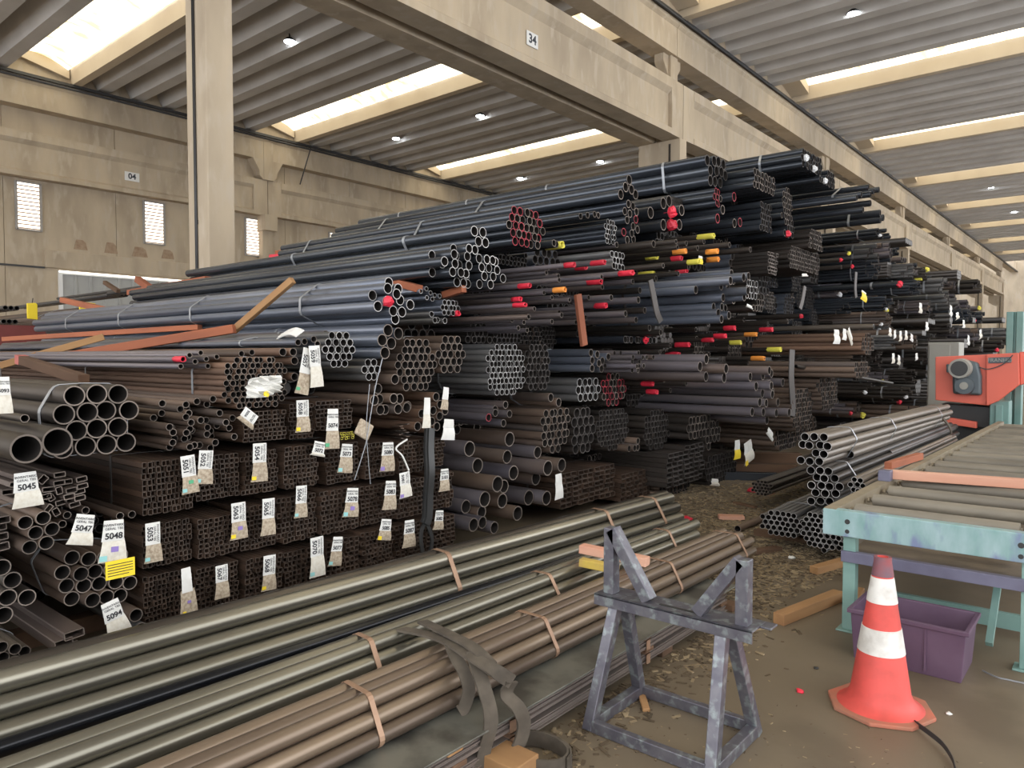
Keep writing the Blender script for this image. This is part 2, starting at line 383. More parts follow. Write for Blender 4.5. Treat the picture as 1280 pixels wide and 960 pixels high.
# roof -------------------------------------------------------------
PER=7.5; YT0=.95
ribs=[.86,1.83,2.80,3.77,4.74,5.71]
ZD=9.95
def roof_panel(xa,xb,y0,bay):
    pts=[(y0+.34,ZD)]
    for c in ribs: pts += [(y0+c-.40,ZD),(y0+c-.30,9.62),(y0+c-.17,9.36),(y0+c+.17,9.36),(y0+c+.30,9.62),(y0+c+.40,ZD)]
    top=[(a,b+.12) for a,b in reversed(pts)]
    mb=MB(); mb.prism(pts+top,xa,xb,axis='X')
    o=mb.obj('ceiling','roof_concrete'); struct(o,'ribbed grey concrete roof panel of the %s bay'%bay,'ribbed roof panels, %s bay'%bay)
def roof_beam(xa,xb,y0,bay):
    mb=MB(); mb.prism([(y0-.16,ZD+.1),(y0-.10,ZD-.02),(y0-.03,9.3),(y0+.2,9.3),(y0+.3,ZD),(y0+.36,ZD+.12)],xa,xb,axis='X')
    mb.prism([(y0-1.46,ZD+.12),(y0-1.46,ZD-.2),(y0-.1,ZD-.5),(y0-.1,ZD+.12)],xa,xa+.55,axis='X')
    o=mb.obj('beam','roof_beam_concrete'); struct(o,'pale concrete roof beam beside a skylight, %s bay'%bay,'roof beams, %s bay'%bay)
    mb=MB(); n=6; top=[]
    for i in range(n+1):
        u=i/n; top.append((y0-1.40+1.27*u, ZD-.04-.22*u+.13*math.sin(math.pi*u)))
    mb.prism(top+[(p_,q_+.02) for p_,q_ in reversed(top)],xa+.55,xb-.05,axis='X')
    o=mb.obj('skylight','skylight_sheet'); struct(o,'long bright daylight panel in the roof of the %s bay'%bay,'roof skylights, %s bay'%bay)
    mb=MB()
    for zz in (0,.05,.1): mb.box(xa+.15,xa+.2,y0-1.3,y0-.2,ZD-.02+zz,ZD+.01+zz)
for bay,xa,xb in (('left',XW-.4,-8.75),('right',-8.28,8.2)):
    k=-1
    while YT0+PER*k<YE-PER:
        y0=YT0+PER*k
        roof_beam(xa,xb,y0,bay); roof_panel(xa,xb,y0,bay); k+=1
mb=MB(); mb.box(-8.76,-8.27,YS,YE,9.225,10.1); struct(mb.obj('trim_6','concrete'),'concrete upstand between the gutter beam and the roof')
mb=MB(); mb.box(XW-.45,XW+.0,YS,YE,9.225,10.1); struct(mb.obj('trim_7','concrete'),'concrete upstand above the left wall')
# plates 04 and 34
for s,px,py,x in (('34',665,50,XC-.088),('04',165,221,XW-.088)):
    p=onX(px,py,x); d=depth(p)/F
    rt=empty('number_plate',p); tag(rt,'white plate reading 34 on the crane beam over the pile' if s=='34' else 'white plate reading 04 on the beam of the far wall','sign')
    hw=7.2*d*1.25; hh=8.0*d*1.0
    if s=='04': hw,hh=.22,.135
    else: hw*=1.25; hh*=1.1
    mb=MB(); mb.box(0,.012,-hw,hw,-hh,hh); mb.obj('plate','white_paint',rt)
    text('numerals',s,hh*1.75,'number_black',rt,bold=.03,mw=Matrix.Translation((.013,0,0))@FACEX)
# ceiling lights
lights=[(362,52,9.42),(600,145,9.42),(495,173,9.42),(750,202,9.42),(650,223,9.42),(1067,17,9.42),(1239,234,9.42),(1268,265,9.42)]
nm=['beside the near column','in the middle of the left bay roof','near the left wall','above the top of the pile','beside the last roof beam of the left bay','high over the right bay','first over the far end of the right bay','last at the far end of the right bay']
for (px,py,z),n_ in zip(lights,nm):
    p=onZ(px,py,z)
    rt=empty('ceiling_light',p); tag(rt,'small round bright ceiling lamp '+n_,'lamp','roof lamps')
    mb=MB(); mb.cyl((0,0,.0),(0,0,.09),.16,20,r2=.08); mb.cyl((0,0,.09),(0,0,.2),.02,8); mb.obj('housing','steel_dark',rt)
    mb=MB(); mb.cyl((0,0,-.02),(0,0,0),.13,20); mb.obj('lens','lamp_glow',rt)
# daylight: overcast sky through the open sides and doors
w=bpy.data.worlds.new('sky'); SC.world=w; w.use_nodes=True
bg=w.node_tree.nodes['Background']; bg.inputs['Color'].default_value=(.95,.97,1,1); bg.inputs['Strength'].default_value=3.0
# ================================================================== PIPES
TC={}
def tube_mesh(r, wall, L, n, m, rim):
    key=(round(r,3),round(wall,4),round(L,2),n,m,rim)
    if key in TC: return TC[key]
    ri=r-wall; v=[]; f=[]; mi=[]; sm=[]
    cs=[(math.cos(2*math.pi*k/n),math.sin(2*math.pi*k/n)) for k in range(n)]
    for x,q in ((0,r),(-L,r),(-L,ri),(0,ri)): v += [(x,a*q,b*q) for a,b in cs]
    for g in range(4):
        o=g*n; p=((g+1)%4)*n
        for k in range(n):
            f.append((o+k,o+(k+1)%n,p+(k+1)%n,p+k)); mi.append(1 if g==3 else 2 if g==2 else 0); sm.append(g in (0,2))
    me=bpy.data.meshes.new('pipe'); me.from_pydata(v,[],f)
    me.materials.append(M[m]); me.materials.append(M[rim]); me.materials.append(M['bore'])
    me.polygons.foreach_set('material_index',mi); me.polygons.foreach_set('use_smooth',sm)
    bm=bmesh.new(); bm.from_mesh(me); bmesh.ops.recalc_face_normals(bm,faces=bm.faces)
    for e in bm.edges:
        if e.calc_face_angle(0)>.9: e.smooth=False
    bm.to_mesh(me); bm.free(); TC[key]=me; return me
def rect_mesh(w, h, wall, L, m, rim):
    key=('q',round(w,3),round(h,3),round(L,2),m,rim)
    if key in TC: return TC[key]
    v=[]; f=[]; mi=[]
    c=.12*min(w,h)
    def ring(a,b,c): return [(a/2-c,b/2),(-a/2+c,b/2),(-a/2,b/2-c),(-a/2,-b/2+c),(-a/2+c,-b/2),(a/2-c,-b/2),(a/2,-b/2+c),(a/2,b/2-c)]
    n=8
    for x,a,b in ((0,w,h),(-L,w,h),(-L,w-2*wall,h-2*wall),(0,w-2*wall,h-2*wall)): v += [(x,p,q) for p,q in ring(a,b,c if a==w else c*.4)]
    for g in range(4):
        o=g*n; p=((g+1)%4)*n
        for k in range(n): f.append((o+k,o+(k+1)%n,p+(k+1)%n,p+k)); mi.append(1 if g==3 else 0)
    me=bpy.data.meshes.new('tube'); me.from_pydata(v,[],f)
    me.materials.append(M[m]); me.materials.append(M[rim]); me.polygons.foreach_set('material_index',mi)
    bm=bmesh.new(); bm.from_mesh(me); bmesh.ops.recalc_face_normals(bm,faces=bm.faces); bm.to_mesh(me); bm.free()
    TC[key]=me; return me
def relax(P, r, it=30, floor=None):
    P=[list(p) for p in P]
    for _ in range(it):
        mv=False
        for i in range(len(P)):
            for j in range(i):
                dx=P[i][0]-P[j][0]; dy=P[i][1]-P[j][1]; d=math.hypot(dx,dy) or 1e-6
                g=2.01*r-d
                if g>0:
                    mv=True; ux,uy=dx/d*g/2,dy/d*g/2
                    P[i][0]+=ux; P[i][1]+=uy; P[j][0]-=ux; P[j][1]-=uy
        if not mv: break
    return [tuple(p) for p in P]
GRID={}
def hits(y,z,r,tol=.998):
    gy,gz=int(math.floor(y/.15)),int(math.floor(z/.15))
    for a in range(gy-2,gy+3):
        for b in range(gz-2,gz+3):
            for (yy,zz,rr) in GRID.get((a,b),()):
                if (yy-y)**2+(zz-z)**2 < ((rr+r)*tol)**2: return True
    return False
def occupy(y,z,r):
    GRID.setdefault((int(math.floor(y/.15)),int(math.floor(z/.15))),[]).append((y,z,r))
def hull(pts):
    pts=sorted(pts)
    def half(ps):
        h=[]
        for p in ps:
            while len(h)>1 and (h[-1][0]-h[-2][0])*(p[1]-h[-2][1])-(h[-1][1]-h[-2][1])*(p[0]-h[-2][0])<=0: h.pop()
            h.append(p)
        return h[:-1]
    return half(pts)+half(pts[::-1])
def strap_obj(C2, x, parent, m='strap_steel', w=.022, t=.003, name='strap', seal=True):
    """C2: list of (y,z,r) in parent space"""
    P=[]
    for (y,z,r) in C2:
        for k in range(14):
            a=2*math.pi*k/14; P.append((y+r*math.cos(a)*1.02,z+r*math.sin(a)*1.02,math.cos(a),math.sin(a)))
    H=hull(P); n=len(H); v=[]
    tilt=random.uniform(-.02,.02)
    ys=[h[0] for h in H]; ym=sum(ys)/n
    for xs,o in ((-w/2,.001),(w/2,.001),(w/2,t),(-w/2,t)):
        v += [(x+xs+tilt*(h[0]-ym)/.2,h[0]+h[2]*o,h[1]+h[3]*o) for h in H]
    f=[]
    for g in range(4):
        o=g*n; p=((g+1)%4)*n
        for k in range(n): f.append((o+k,o+(k+1)%n,p+(k+1)%n,p+k))
    mb=MB(); mb.add(v,f)
    return mb.obj(name,m,parent)
COLS=[(YC0+DY*k-.20,YC0+DY*k+.18) for k in range(NCOL)]
def limit(y,r,X,L):
    for a,b in COLS:
        if y+r>a and y-r<b: return min(L, X+8.04)
    return L
STAT=[]
def bundle(label, X, P, r, m, rim='rim_dull', L=6., straps=(.45,2.0,3.8), xj=.012, group='strapped pipe bundles in the main pile', wall=None, cat='pipe bundle', nseg=None, strap_m='strap_steel', check=True, rz=0, origin=None, caps={}, name='pipe_bundle', quiet=False, rz_pt=None, depth_n=True):
    """P: cross-section centres (Y,Z) in world for rz=0, or local (y,z) with origin given"""
    if check and origin is None:
        n0=len(P); P=[p for p in P if not hits(p[0],p[1],r)]
        if not P: return None
        if n0-len(P)>0 and not quiet: STAT.append((label,n0,len(P)))
        HQ=hull([(p[0]+r*1.06*math.cos(2*math.pi*k/10),p[1]+r*1.06*math.sin(2*math.pi*k/10)) for p in P for k in range(10)])
        bad=False
        for (a,b),(c_,d_) in zip(HQ,HQ[1:]+HQ[:1]):
            n_=max(1,int(math.hypot(c_-a,d_-b)/.012))
            for k in range(n_):
                if hits(a+(c_-a)*k/n_,b+(d_-b)*k/n_,.003,1.): bad=True; break
            if bad: break
        if bad: straps=()
        for p in P: occupy(p[0],p[1],r)
        if straps:
            ys=[h[0] for h in HQ]; zs=[h[1] for h in HQ]; s_=r*.7
            y_=min(ys)
            while y_<max(ys):
                z_=min(zs)
                while z_<max(zs):
                    if all((c_-a)*(z_-b)-(d_-b)*(y_-a)>-1e-9 for (a,b),(c_,d_) in zip(HQ,HQ[1:]+HQ[:1])): occupy(y_,z_,r*.35)
                    z_+=s_
                y_+=s_
    if origin is None:
        ym=sum(p[0] for p in P)/len(P); zm=min(p[1] for p in P)-r; o3=(X,ym,zm)
        loc=[(p[0]-ym,p[1]-zm) for p in P]
    else: o3=origin; loc=P
    rt=empty(name,o3,rz); tag(rt,label,cat,group)
    if globals().get('DBG') and 'NOWKEY' in globals() and ('set back' in label or 'far pile' in label): rt['fk']=NOWKEY[0]
    if nseg is None:
        d=depth(o3); px=r*F/max(d,.5); nseg=24 if px>11 else 16 if px>5 else 12 if px>2.5 else 8
    wl=wall or max(.0028,r*.13)
    for i,(y,z) in enumerate(loc):
        Lp=limit(o3[1]+y,r,X,L) if origin is None else L
        dx=random.uniform(-xj,xj)
        rm=rim if rim!='rim_red' else ('rim_red' if random.random()<.45 else 'rim_dull')
        p=link('pipe',tube_mesh(r,wl,Lp,nseg,m,rm),rt,(dx,y,z),(random.uniform(0,6.28),0,0))
        if i in caps: cap_on(p,r,caps[i])
    C2=[(y,z,r) for y,z in loc]
    for s in straps:
        if s<L-.1 and (origin is not None or s<limit(o3[1],max(abs(l[0]) for l in loc)+r,X,L)-.1): strap_obj(C2,-s,rt,strap_m,w=max(.018,min(.03,r*.7)))
    return rt
def cap_on(p, r, m, ln=None, name='end_wrap'):
    """plastic wrap or paint sleeve over the last centimetres of a pipe, or a rag stuffed in its mouth"""
    n=12; mb=MB(); v=[]; f=[]
    if m in ('cap_white',) or (r>.03 and m!='pink_wrap'):      # rag bulging from the mouth
        rings=[(-r*.6,.82),(r*.05,.86),(r*.5,.95),(r*1.0,.62),(r*1.2,.2)]; jit=.22
    else:
        ln=ln or r*random.uniform(3.2,6.); e=random.uniform(.2,.9)
        rings=[(-ln,1.01),(-ln*.97,1.08),(-ln*.5,1.06),(-.003,1.08),(r*e,1.0),(r*e,.80),(-r*.5,.80)]; jit=.07
    for x,k in rings:
        for j in range(n):
            a=2*math.pi*j/n; q=r*(k+random.uniform(-.3,1)*jit*(.25 if k>1.07 else 1)); v.append((x+random.uniform(-.3,.3)*r*(1 if abs(x)>.004 else .2),q*math.cos(a),q*math.sin(a)))
    for g in range(len(rings)-1):
        for j in range(n): f.append((g*n+j,g*n+(j+1)%n,(g+1)*n+(j+1)%n,(g+1)*n+j))
    if jit>.1: f.append(tuple((len(rings)-1)*n+j for j in range(n)))
    mb.add(v,f,0,jit<.1); return mb.obj(name,m,p,sharp=False)
def loose(label, X, y, z, r, m, rim='rim_dull', L=6., cap=None, group=None, check=True, nseg=None, tilt=0., name='steel_pipe', yaw=0.):
    if check:
        for dy,dz in ((0,0),(0,.6),(.6,.4),(-.6,.4),(0,-.6),(.9,0),(-.9,0),(0,1.2),(1,1),(-1,1),(1.2,-.6),(-1.2,-.6),(0,1.8),(1.6,1.2),(-1.6,1.2)):
            if not hits(y+dy*r,z+dz*r,r): y+=dy*r; z+=dz*r; break
        else: return None
        occupy(y,z,r)
    L=limit(y,r,X,L)
    if nseg is None:
        px=r*F/max(depth((X,y,z)),.5); nseg=24 if px>9 else 16 if px>4 else 10
    p=link(name,tube_mesh(r,max(.0028,r*.13),L,nseg,m,rim),None,(X,y,z),(0,tilt,yaw))
    tag(p,label,'pipe',group)
    if cap: cap_on(p,r,cap)
    return p
def PX(pts, X): return [(onX(a,b,X).y,onX(a,b,X).z) for a,b in pts]
def rad(px,py,rp,X): return rp*depth(onX(px,py,X))/F
def hexpts(px,py,w,h,rp,X,p=2.6,skew=0.):
    c=onX(px,py,X); r=rad(px,py,rp,X)
    a=abs(onX(px+w/2,py,X).y-onX(px-w/2,py,X).y)/2; b=abs(onX(px,py-h/2,X).z-onX(px,py+h/2,X).z)/2
    return hexgrid(c.y,c.z,a*1.06,b*1.06,r,p,skew),r
def hexgrid(cy,cz,a,b,r,p=2.6,skew=0.):
    a=max(a-r,.001); b=max(b-r,.001); out=[]
    nr=int(b/(r*1.732))+2; j0=-nr
    for j in range(-nr,nr+1):
        z=j*r*1.732*1.01
        for i in range(-60,61):
            y=i*2*r*1.01+(r if j%2 else 0)
            if (abs(y/a)**p+abs(z/b)**p)<=1.12: out.append((cy+y+skew*z,cz+z))
    if not out: out=[(cy,cz)]
    return out
def HB(label,px,py,w,h,rp,m,rim='rim_dull',X=-3.6,L=6.,p=2.6,**k):
    P,r=hexpts(px,py,w,h,rp,X,p); return bundle(label,X,P,r,m,rim,L,**k)
def PB(label,pts,rp,m,rim='rim_dull',X=-3.6,L=6.,**k):
    c=pts[len(pts)//2]; r=rad(c[0],c[1],rp,X)
    return bundle(label,X,relax(PX(pts,X),r),r,m,rim,L,**k)
SQN=[0]
def square_bundle(label, x0,y0,x1,y1, X=-3.6, nc=None, nr=None, m='bundle_square', rim='rim_square', L=6., group='strapped square tube bundles', yl=None, rot=0., strap=(.35,2.,3.8), bl=None, quiet=False):
    """pixel rectangle of the face at its centre line; nc x nr tubes"""
    cyp=(y0+y1)/2
    ya,yb=onX(x0,cyp,X).y,onX(x1,cyp,X).y
    cx=(x0+x1)/2
    zt,zb=onX(cx,y0,X).z,onX(cx,y1,X).z
    return square_box(label,ya,yb,zb,zt,X,nc,nr,m,rim,L,group,rot,strap)
def square_box(label,ya,yb,zb,zt,X,nc,nr,m='bundle_square',rim='rim_square',L=6.,group='strapped square tube bundles',rot=0.,strap=(.35,2.,3.8)):
    d=depth((X,(ya+yb)/2,(zb+zt)/2))
    ya+=.004; yb-=.004; zt-=.003; gone=0
    g=.004; w=(yb-ya-g)/nc; h=(zt-zb-g)/nr
    rt=empty('tube_bundle',(X,(ya+yb)/2,zb)); tag(rt,label,'tube bundle',group)
    rt.rotation_euler=(rot,0,0)
    L=limit((ya+yb)/2,(yb-ya)/2,X,L)
    me=rect_mesh(w*.985,h*.985,max(.0025,min(w,h)*.13),L,m,rim)
    for i in range(nc):
        for j in range(nr):
            y=(i+.5)*w-(yb-ya)/2+g/2; z=(j+.5)*h
            if hits((ya+yb)/2+y,zb+z,min(w,h)*.5): gone+=1; continue
            link('tube',me,rt,(random.uniform(-.014,.014),y,z))
    hw=(yb-ya)/2
    for s in (() if gone else strap):
        mb=MB(); t=.002
        for (a,b,c,e) in ((-hw-t,hw+t,-t,0),(-hw-t,hw+t,zt-zb,zt-zb+t),(-hw-t,-hw,0,zt-zb),(hw,hw+t,0,zt-zb)): mb.box(-s-.011,-s+.011,a,b,c,e)
        mb.obj('strap','strap_dark',rt)
    for a in range(int((yb-ya)/.05)+1):
        for b in range(int((zt-zb)/.05)+1): occupy(min(yb-.02,ya+.025+a*.05),min(zt-.02,zb+.025+b*.05),.024)
    return rt
# ================================================================== MAIN PILE, drawn as an elevation of its end face (plane X = -3.6)
rl=random.Random(21)
G1='strapped pipe bundles in the main pile'
# ---- square tube stacks ------------------------------------------------
SQ=[  # x0,y0(top),x1,y1(bottom) px, cols, rows, label
 (176,573,243,640,11,9,'square tube bundle with two white tags, 5051 and 5052, on its face'),
 (243,567,299,623,9,9,'square tube bundle right of the 5051 and 5052 tags, top full row'),
 (299.5,562,348,616,9,9,'square tube bundle carrying the 5054 tag'),
 (348.5,556,398,609,9,9,'square tube bundle between the 5054 tag and the 5072 tag'),
 (406,553,449,603,8,9,'square tube bundle carrying the 5073 tag'),
 (449.5,552,492,597,8,8,'square tube bundle carrying the 5080 tag'),
 (492.5,550,530,591,7,8,'square tube bundle under the bent white wire, top full row'),
 (542,548,556,582,3,7,'narrow square tube bundle behind the black film strip, top full row'),
 (176,651,240,705,11,8,'square tube bundle carrying the 5053 tag'),
 (240.5,645,299,695,9,8,'square tube bundle carrying the 5063 tag'),
 (299.5,630,345,685,8,9,'square tube bundle carrying the 5065 tag'),
 (345.5,618,396,676,9,9,'square tube bundle carrying the 5066 tag'),
 (400,610,449,664,9,9,'square tube bundle carrying the 5078 tag'),
 (449.5,604,493,653,8,9,'square tube bundle carrying the 5083 tag'),
 (494,598,532,645,7,8,'square tube bundle carrying the 5081 tag'),
 (541,590,566,635,5,8,'square tube bundle right of the black film strip, carrying the 5101 tag'),
 (178,714,240,772,11,9,'square tube bundle behind the brown slip with a blue mark, bottom row'),
 (243,704,299,763,9,9,'square tube bundle carrying the 5067 tag, bottom row'),
 (299.5,694,353,752,9,9,'square tube bundle carrying the 5068 tag, bottom row'),
 (353.5,685,400,742,8,9,'square tube bundle carrying the 5070 tag, bottom row'),
 (400.5,673,449,729,8,9,'square tube bundle carrying the 5077 tag, bottom row'),
 (451,661,492,712,8,9,'square tube bundle carrying the 5085 tag with a yellow dot, bottom row'),
 (493,653,532,700,7,9,'square tube bundle carrying the 5087 tag, bottom row'),
 (533,645,569,690,6,8,'square tube bundle carrying the 5082 tag, bottom row'),
 (303,512,358,551,9,7,'dark square tube bundle behind the 5056 tag'),
 (360,503,392,548,6,8,'square tube bundle carrying the 5058 tag'),
 (393,499,440,537,8,7,'square tube bundle carrying the 5074 tag'),
]
for k,(x0,y0,x1,y1,nc,nr,lab) in enumerate(SQ):
    square_bundle(lab,x0,y0,x1,y1,-3.6+(.03 if k%3==0 else -.02 if k%3==1 else 0)+(-.06 if k in (7,15) else 0),nc,nr,rot=0)
# yellow-ended small tubes
square_bundle('small stack of square tubes with yellow painted ends',425,538.5,443,549,-3.55,5,3,m='bundle_square',rim='cap_yellow',group=None,strap=())
# ---- near left ---------------------------------------------------------
PB('bundle of wide dark pipes stacked four rows high over the 5045 tag',[(92,496),(118,494),(147,494),(79,518),(107,515),(133,514),(160,514),(95,536),(122,535),(147,533),(84,560),(109,557),(134,556),(158,552)],12.6,'dark_pipe','rim_dull',straps=(.14,2.2),xj=.03)
loose('widest dark pipe, lower of the big pair at the near end',-3.28,*PX([(33,561)],-3.28)[0],rad(33,561,18.3,-3.28),'dark_pipe')
loose('wide dark pipe beside the widest one at the near end',-3.32,*PX([(72,552)],-3.32)[0],rad(72,552,17.6,-3.32),'dark_pipe')
loose('single narrow dark pipe above the two widest pipes',-3.55,*PX([(31,523)],-3.55)[0],rad(31,523,5.2,-3.55),'dark_pipe')
def tilted_rects(label,items,X,m,rim,group=None):
    P=PX([(a,b) for a,b,*_ in items],X); ym=sum(p[0] for p in P)/len(P); zm=min(p[1] for p in P)-.03
    rt=empty('tube_bundle',(X,ym,zm)); tag(rt,label,'tube bundle',group)
    for (a,b,w,h,rot),(y,z) in zip(items,P):
        s=depth(onX(a,b,X))/F
        link('tube',rect_mesh(w*s*1.22,h*s*1.02,.0035,5.8,m,rim),rt,(random.uniform(-.03,.03),y-ym,z-zm),(R(rot),0,0))
        occupy(y,z,h*s*.55); occupy(y-w*s*.3,z,h*s*.5); occupy(y+w*s*.3,z,h*s*.5)
    return rt
tilted_rects('jumbled bundle of rectangular tubes behind the 5045 tag',[(102.5,599,10.5,6.5,8),(101,607,10.5,6.5,8),(86,603,11,6.5,4),(72,603,11,6.5,4),(56,600,9.5,8.5,45),(86.5,612,10.5,6.5,6),(99.5,614,10.5,6.5,8),(61.5,612,12,6.5,0),(73.5,613,6.5,9.5,12),(84.5,620,10.5,6.5,6),(97,621.5,10.5,6.5,6),(58,621,10.5,7,8),(67,623,6.5,9,28),(78.5,629,10.5,6.5,10),(91.5,630,10.5,6.5,10),(59.5,635,9,6.5,50),(69,639.5,6.5,10,24),(77,594,11,6.5,4),(20,606,12,7,-10),(30,597,12,6.5,4),(12,616,11,7,0),(36,608,12,7,5),(42,622,12,7,5),(26,626,12,7,0)],-3.6,'rect_tube','rim_dull')
tilted_rects('stack of four rectangular tubes at the near edge of the pile',[(2,649,13,9,3),(2,660,13,9,3),(2,671,13,9,3),(4,685,15,10,6)],-3.56,'rect_tube','rim_dull')
PB('small bundle of seven brown pipes under the 5045 tag',[(32,654),(53,647),(25,671),(44,666),(64,661),(37,684),(57,678)],8.8,'brown_pipe','rim_dull',X=-3.5,straps=(.3,2.))
for i,(a,b) in enumerate([(84,644),(78,655),(107,638),(150,645),(165,643)]):
    y,z=PX([(a,b)],-3.6)[0]; loose('narrow dark loose pipe around the 5047 tag',-3.6,y,z,rad(a,b,4.8,-3.6),'brown_pipe',group='narrow pipes around the 5047 tag')
PB('bundle of brown pipes behind the yellow slip of the 5048 tag',[(94,700),(112,701),(84,716),(120,715),(105,721),(137,712),(154,710),(89,731),(107,731),(125,730),(143,729),(161,729),(96,746),(114,745),(132,745),(150,742),(171,714),(167,699),(150,694),(128,698)],9.0,'brown_pipe','rim_dull',straps=(.28,2.1),xj=.03)
PB('dark pipe cluster at the near edge below the rectangular tubes',[(5,713),(13,727),(10,746),(34,747),(5,765)],10.5,'dark_pipe','rim_dull',straps=(),X=-3.55)
tilted_rects('three rectangular brown channels stacked above the small pipes',[(90,791,19,10,5),(78,802,17,9,5),(86,810,20,10,5)],-3.52,'rect_tube','rim_dull')
PB('small brown pipe bundle at the near bottom edge',[(4,810),(18,811),(30,816),(5,822),(19,827),(34,829),(6,836),(20,842),(36,845)],7,'tan_pipe','rim_dull',X=-3.5,straps=(.25,))
for i,(a,b,rr) in enumerate([(170,769,9),(190,769,9.5),(176,787,9.5)]):
    y,z=PX([(a,b)],-3.56)[0]; loose(['brown pipe just right of the 5094 tag, left of a pair','brown pipe just right of the 5094 tag, right of a pair','grey pipe under the pair beside the 5094 tag'][i],-3.56,y,z,rad(a,b,rr*.93,-3.56),['brown_pipe','brown_pipe','grey_pipe'][i])
# thin loose bundle
PB('loose bundle of narrow dark pipes between the wide pipes and the square tubes',[(189,503),(215,518),(228,512),(236,506),(248,502),(264,506),(204,524),(222,520),(234,516),(244,511),(261,515),(200,532),(216,535),(229,527),(240,524),(247,531),(261,526),(270,527),(285,522),(209,539),(226,540),(235,536),(244,539),(275,533),(286,535),(215,553),(222,549),(231,550),(240,547),(272,540),(286,545),(220,559),(227,557),(236,554),(246,556),(255,551),(265,560),(271,556),(275,546),(256,498),(253,542),(258,534)],4.5,'brown_pipe','rim_dull',xj=.12,straps=(.9,2.5))
HB('large hexagonal bundle of thin rusty pipes behind the crumpled white sheet',320,478,80,68,4.0,'rust_pipe','rim_dull',p=2.2,straps=(.30,1.8,3.6),xj=.02)
for (a,b,rr,mm,cap) in [(228,449,3.6,'violet_pipe','cap_red'),(244,452,3.6,'violet_pipe',None),(251,441,3.6,'violet_pipe',None),(271,446,3.6,'violet_pipe',None),(226,458,3.6,'violet_pipe',None),(262,459,3.6,'violet_pipe',None),(275,463,3.8,'violet_pipe','pink_wrap'),(237,444,3.6,'violet_pipe',None),(258,451,3.6,'violet_pipe',None),(315,443,4,'brown_pipe',None),(302,447,4,'brown_pipe',None),(295,451,4,'brown_pipe',None),(284,449,4,'brown_pipe',None)]:
    X=-3.72 if a<280 else -3.66
    y,z=PX([(a,b)],X)[0]; loose('thin grey-violet pipe lying on top of the rusty bundle' if not cap else 'thin pipe with a %s end on the rusty bundle'%('pink plastic wrapped' if cap=='pink_wrap' else 'red painted'),X,y,z,rad(a,b,rr,X),mm,cap=cap,group=None if cap else 'thin pipes on the rusty bundle')
PB('five brown pipes beside the 5057 tag',[(355,440),(367,440),(355,452),(368,451),(358,462),(367,471),(357,472)],5.2,'rust_pipe','rim_dull',straps=())
PB('three bluish pipes in a row above the 5057 tag',[(374,428),(382,427),(391,424),(398,430)],4.2,'blue_pipe','rim_dull',straps=(.6,))
HB('open-ended grey pipe bundle in a rounded hexagon right of the white tags',424,437,46,46,5.0,'grey_pipe','rim_light',straps=(.5,2.2))
PB('five wide blue-grey pipes ending above the brown hexagonal bundle',[(485,413),(497,417),(478,425),(490,429),(481,441)],7.8,'blue_pipe','rim_dull',straps=(1.2,2.6,4.),X=-3.56)
PB('strapped bundle of wide blue-grey pipes holding a red rag',[(488,353),(479,361),(499,361),(469,369),(490,368),(501,375),(469,383),(511,381),(487,390),(502,390),(493,398),(480,377)],6.9,'blue_pipe','rim_light',straps=(.75,2.3,3.7,5.0),xj=.05,caps={11:'cap_red'})
HB('small bundle of narrow grey pipes above the brown fitting pipes',464,462,26,26,5,'grey_pipe','rim_light',straps=())
HB('brown hexagonal bundle left of its twin, under the wide blue-grey pipes',521,456,54,66,5.2,'brown_pipe','rim_dull',p=2.0,straps=(.4,2.))
HB('smaller brown hexagonal bundle touching the one under the blue-grey pipes',564,443,40,46,5.2,'brown_pipe','rim_dull',p=2.2,straps=(.4,2.))
PB('two rows of wide rust-brown pipes hanging over the square tubes',[(475,486),(490,474),(500,486),(478,499),(487,498),(497,498),(508,496),(473,512),(483,512),(492,511),(503,509),(515,508),(462,500)],6.4,'brown_pipe','rim_dull',straps=(.6,),xj=.05)
PB('rusty pipes behind the two hanging white strips',[(522,533),(526,517),(540,513),(548,520),(541,527),(550,506),(545,496),(533,524),(535,536),(547,533),(555,513),(523,545)],5.6,'rust_pipe','rim_dull',straps=())
PB('small group of bright narrow ends under a wood batten',[(527,364),(533,361),(538,366),(545,369),(549,370),(535,372),(541,374)],3.0,'blue_pipe','rim_light',straps=(),X=-3.75)
HB('small pipe cluster with a red rag below the wood batten',563,385,26,26,3.6,'blue_pipe','rim_light',straps=(.5,),X=-3.7,caps={3:'cap_red'})
PB('small trio of brown pipe ends left of the red rag cluster',[(541,393),(547,400),(556,401),(543,400)],3.8,'grey_pipe','rim_light',straps=(),X=-3.7)
# ---- middle -----------------------------------------------------------
HB('neat grey hexagonal bundle of many narrow pipes mid-pile',633,462,46,70,4.0,'grey_pipe','rim_light',p=2.0,straps=(.5,2.))
HB('dark hexagonal bundle hugging the neat grey one',672,459,34,62,4.6,'dark_pipe','rim_dark',p=2.4,straps=(.5,))
PB('short strapped bundle of blue-grey pipes beside the vertical plank',[(740,441),(747,443),(739,452),(739,459),(748,454),(752,461),(760,446),(753,451)],4.8,'blue_pipe','rim_dull',straps=(.45,1.6),X=-3.45)
HB('small light violet bundle of thin staggered pipes right of the plank',786,452,34,26,3.1,'violet_pipe','rim_dull',X=-3.35,xj=.16,straps=())
HB('grey-brown hexagonal bundle below the blue-grey pipes by the plank',735,487,34,42,5.3,'grey_pipe','rim_light',p=2.2,straps=(.5,))
HB('dark bundle with red painted ends below the violet bundle',767,487,32,40,4.6,'dark_pipe','rim_red',p=2.4,straps=())
PB('loose pipes with red rings over the large brown pipes',[(625,512),(611,522),(632,506),(631,517),(630,529),(619,516)],4.9,'violet_pipe','rim_red',straps=(),xj=.06)
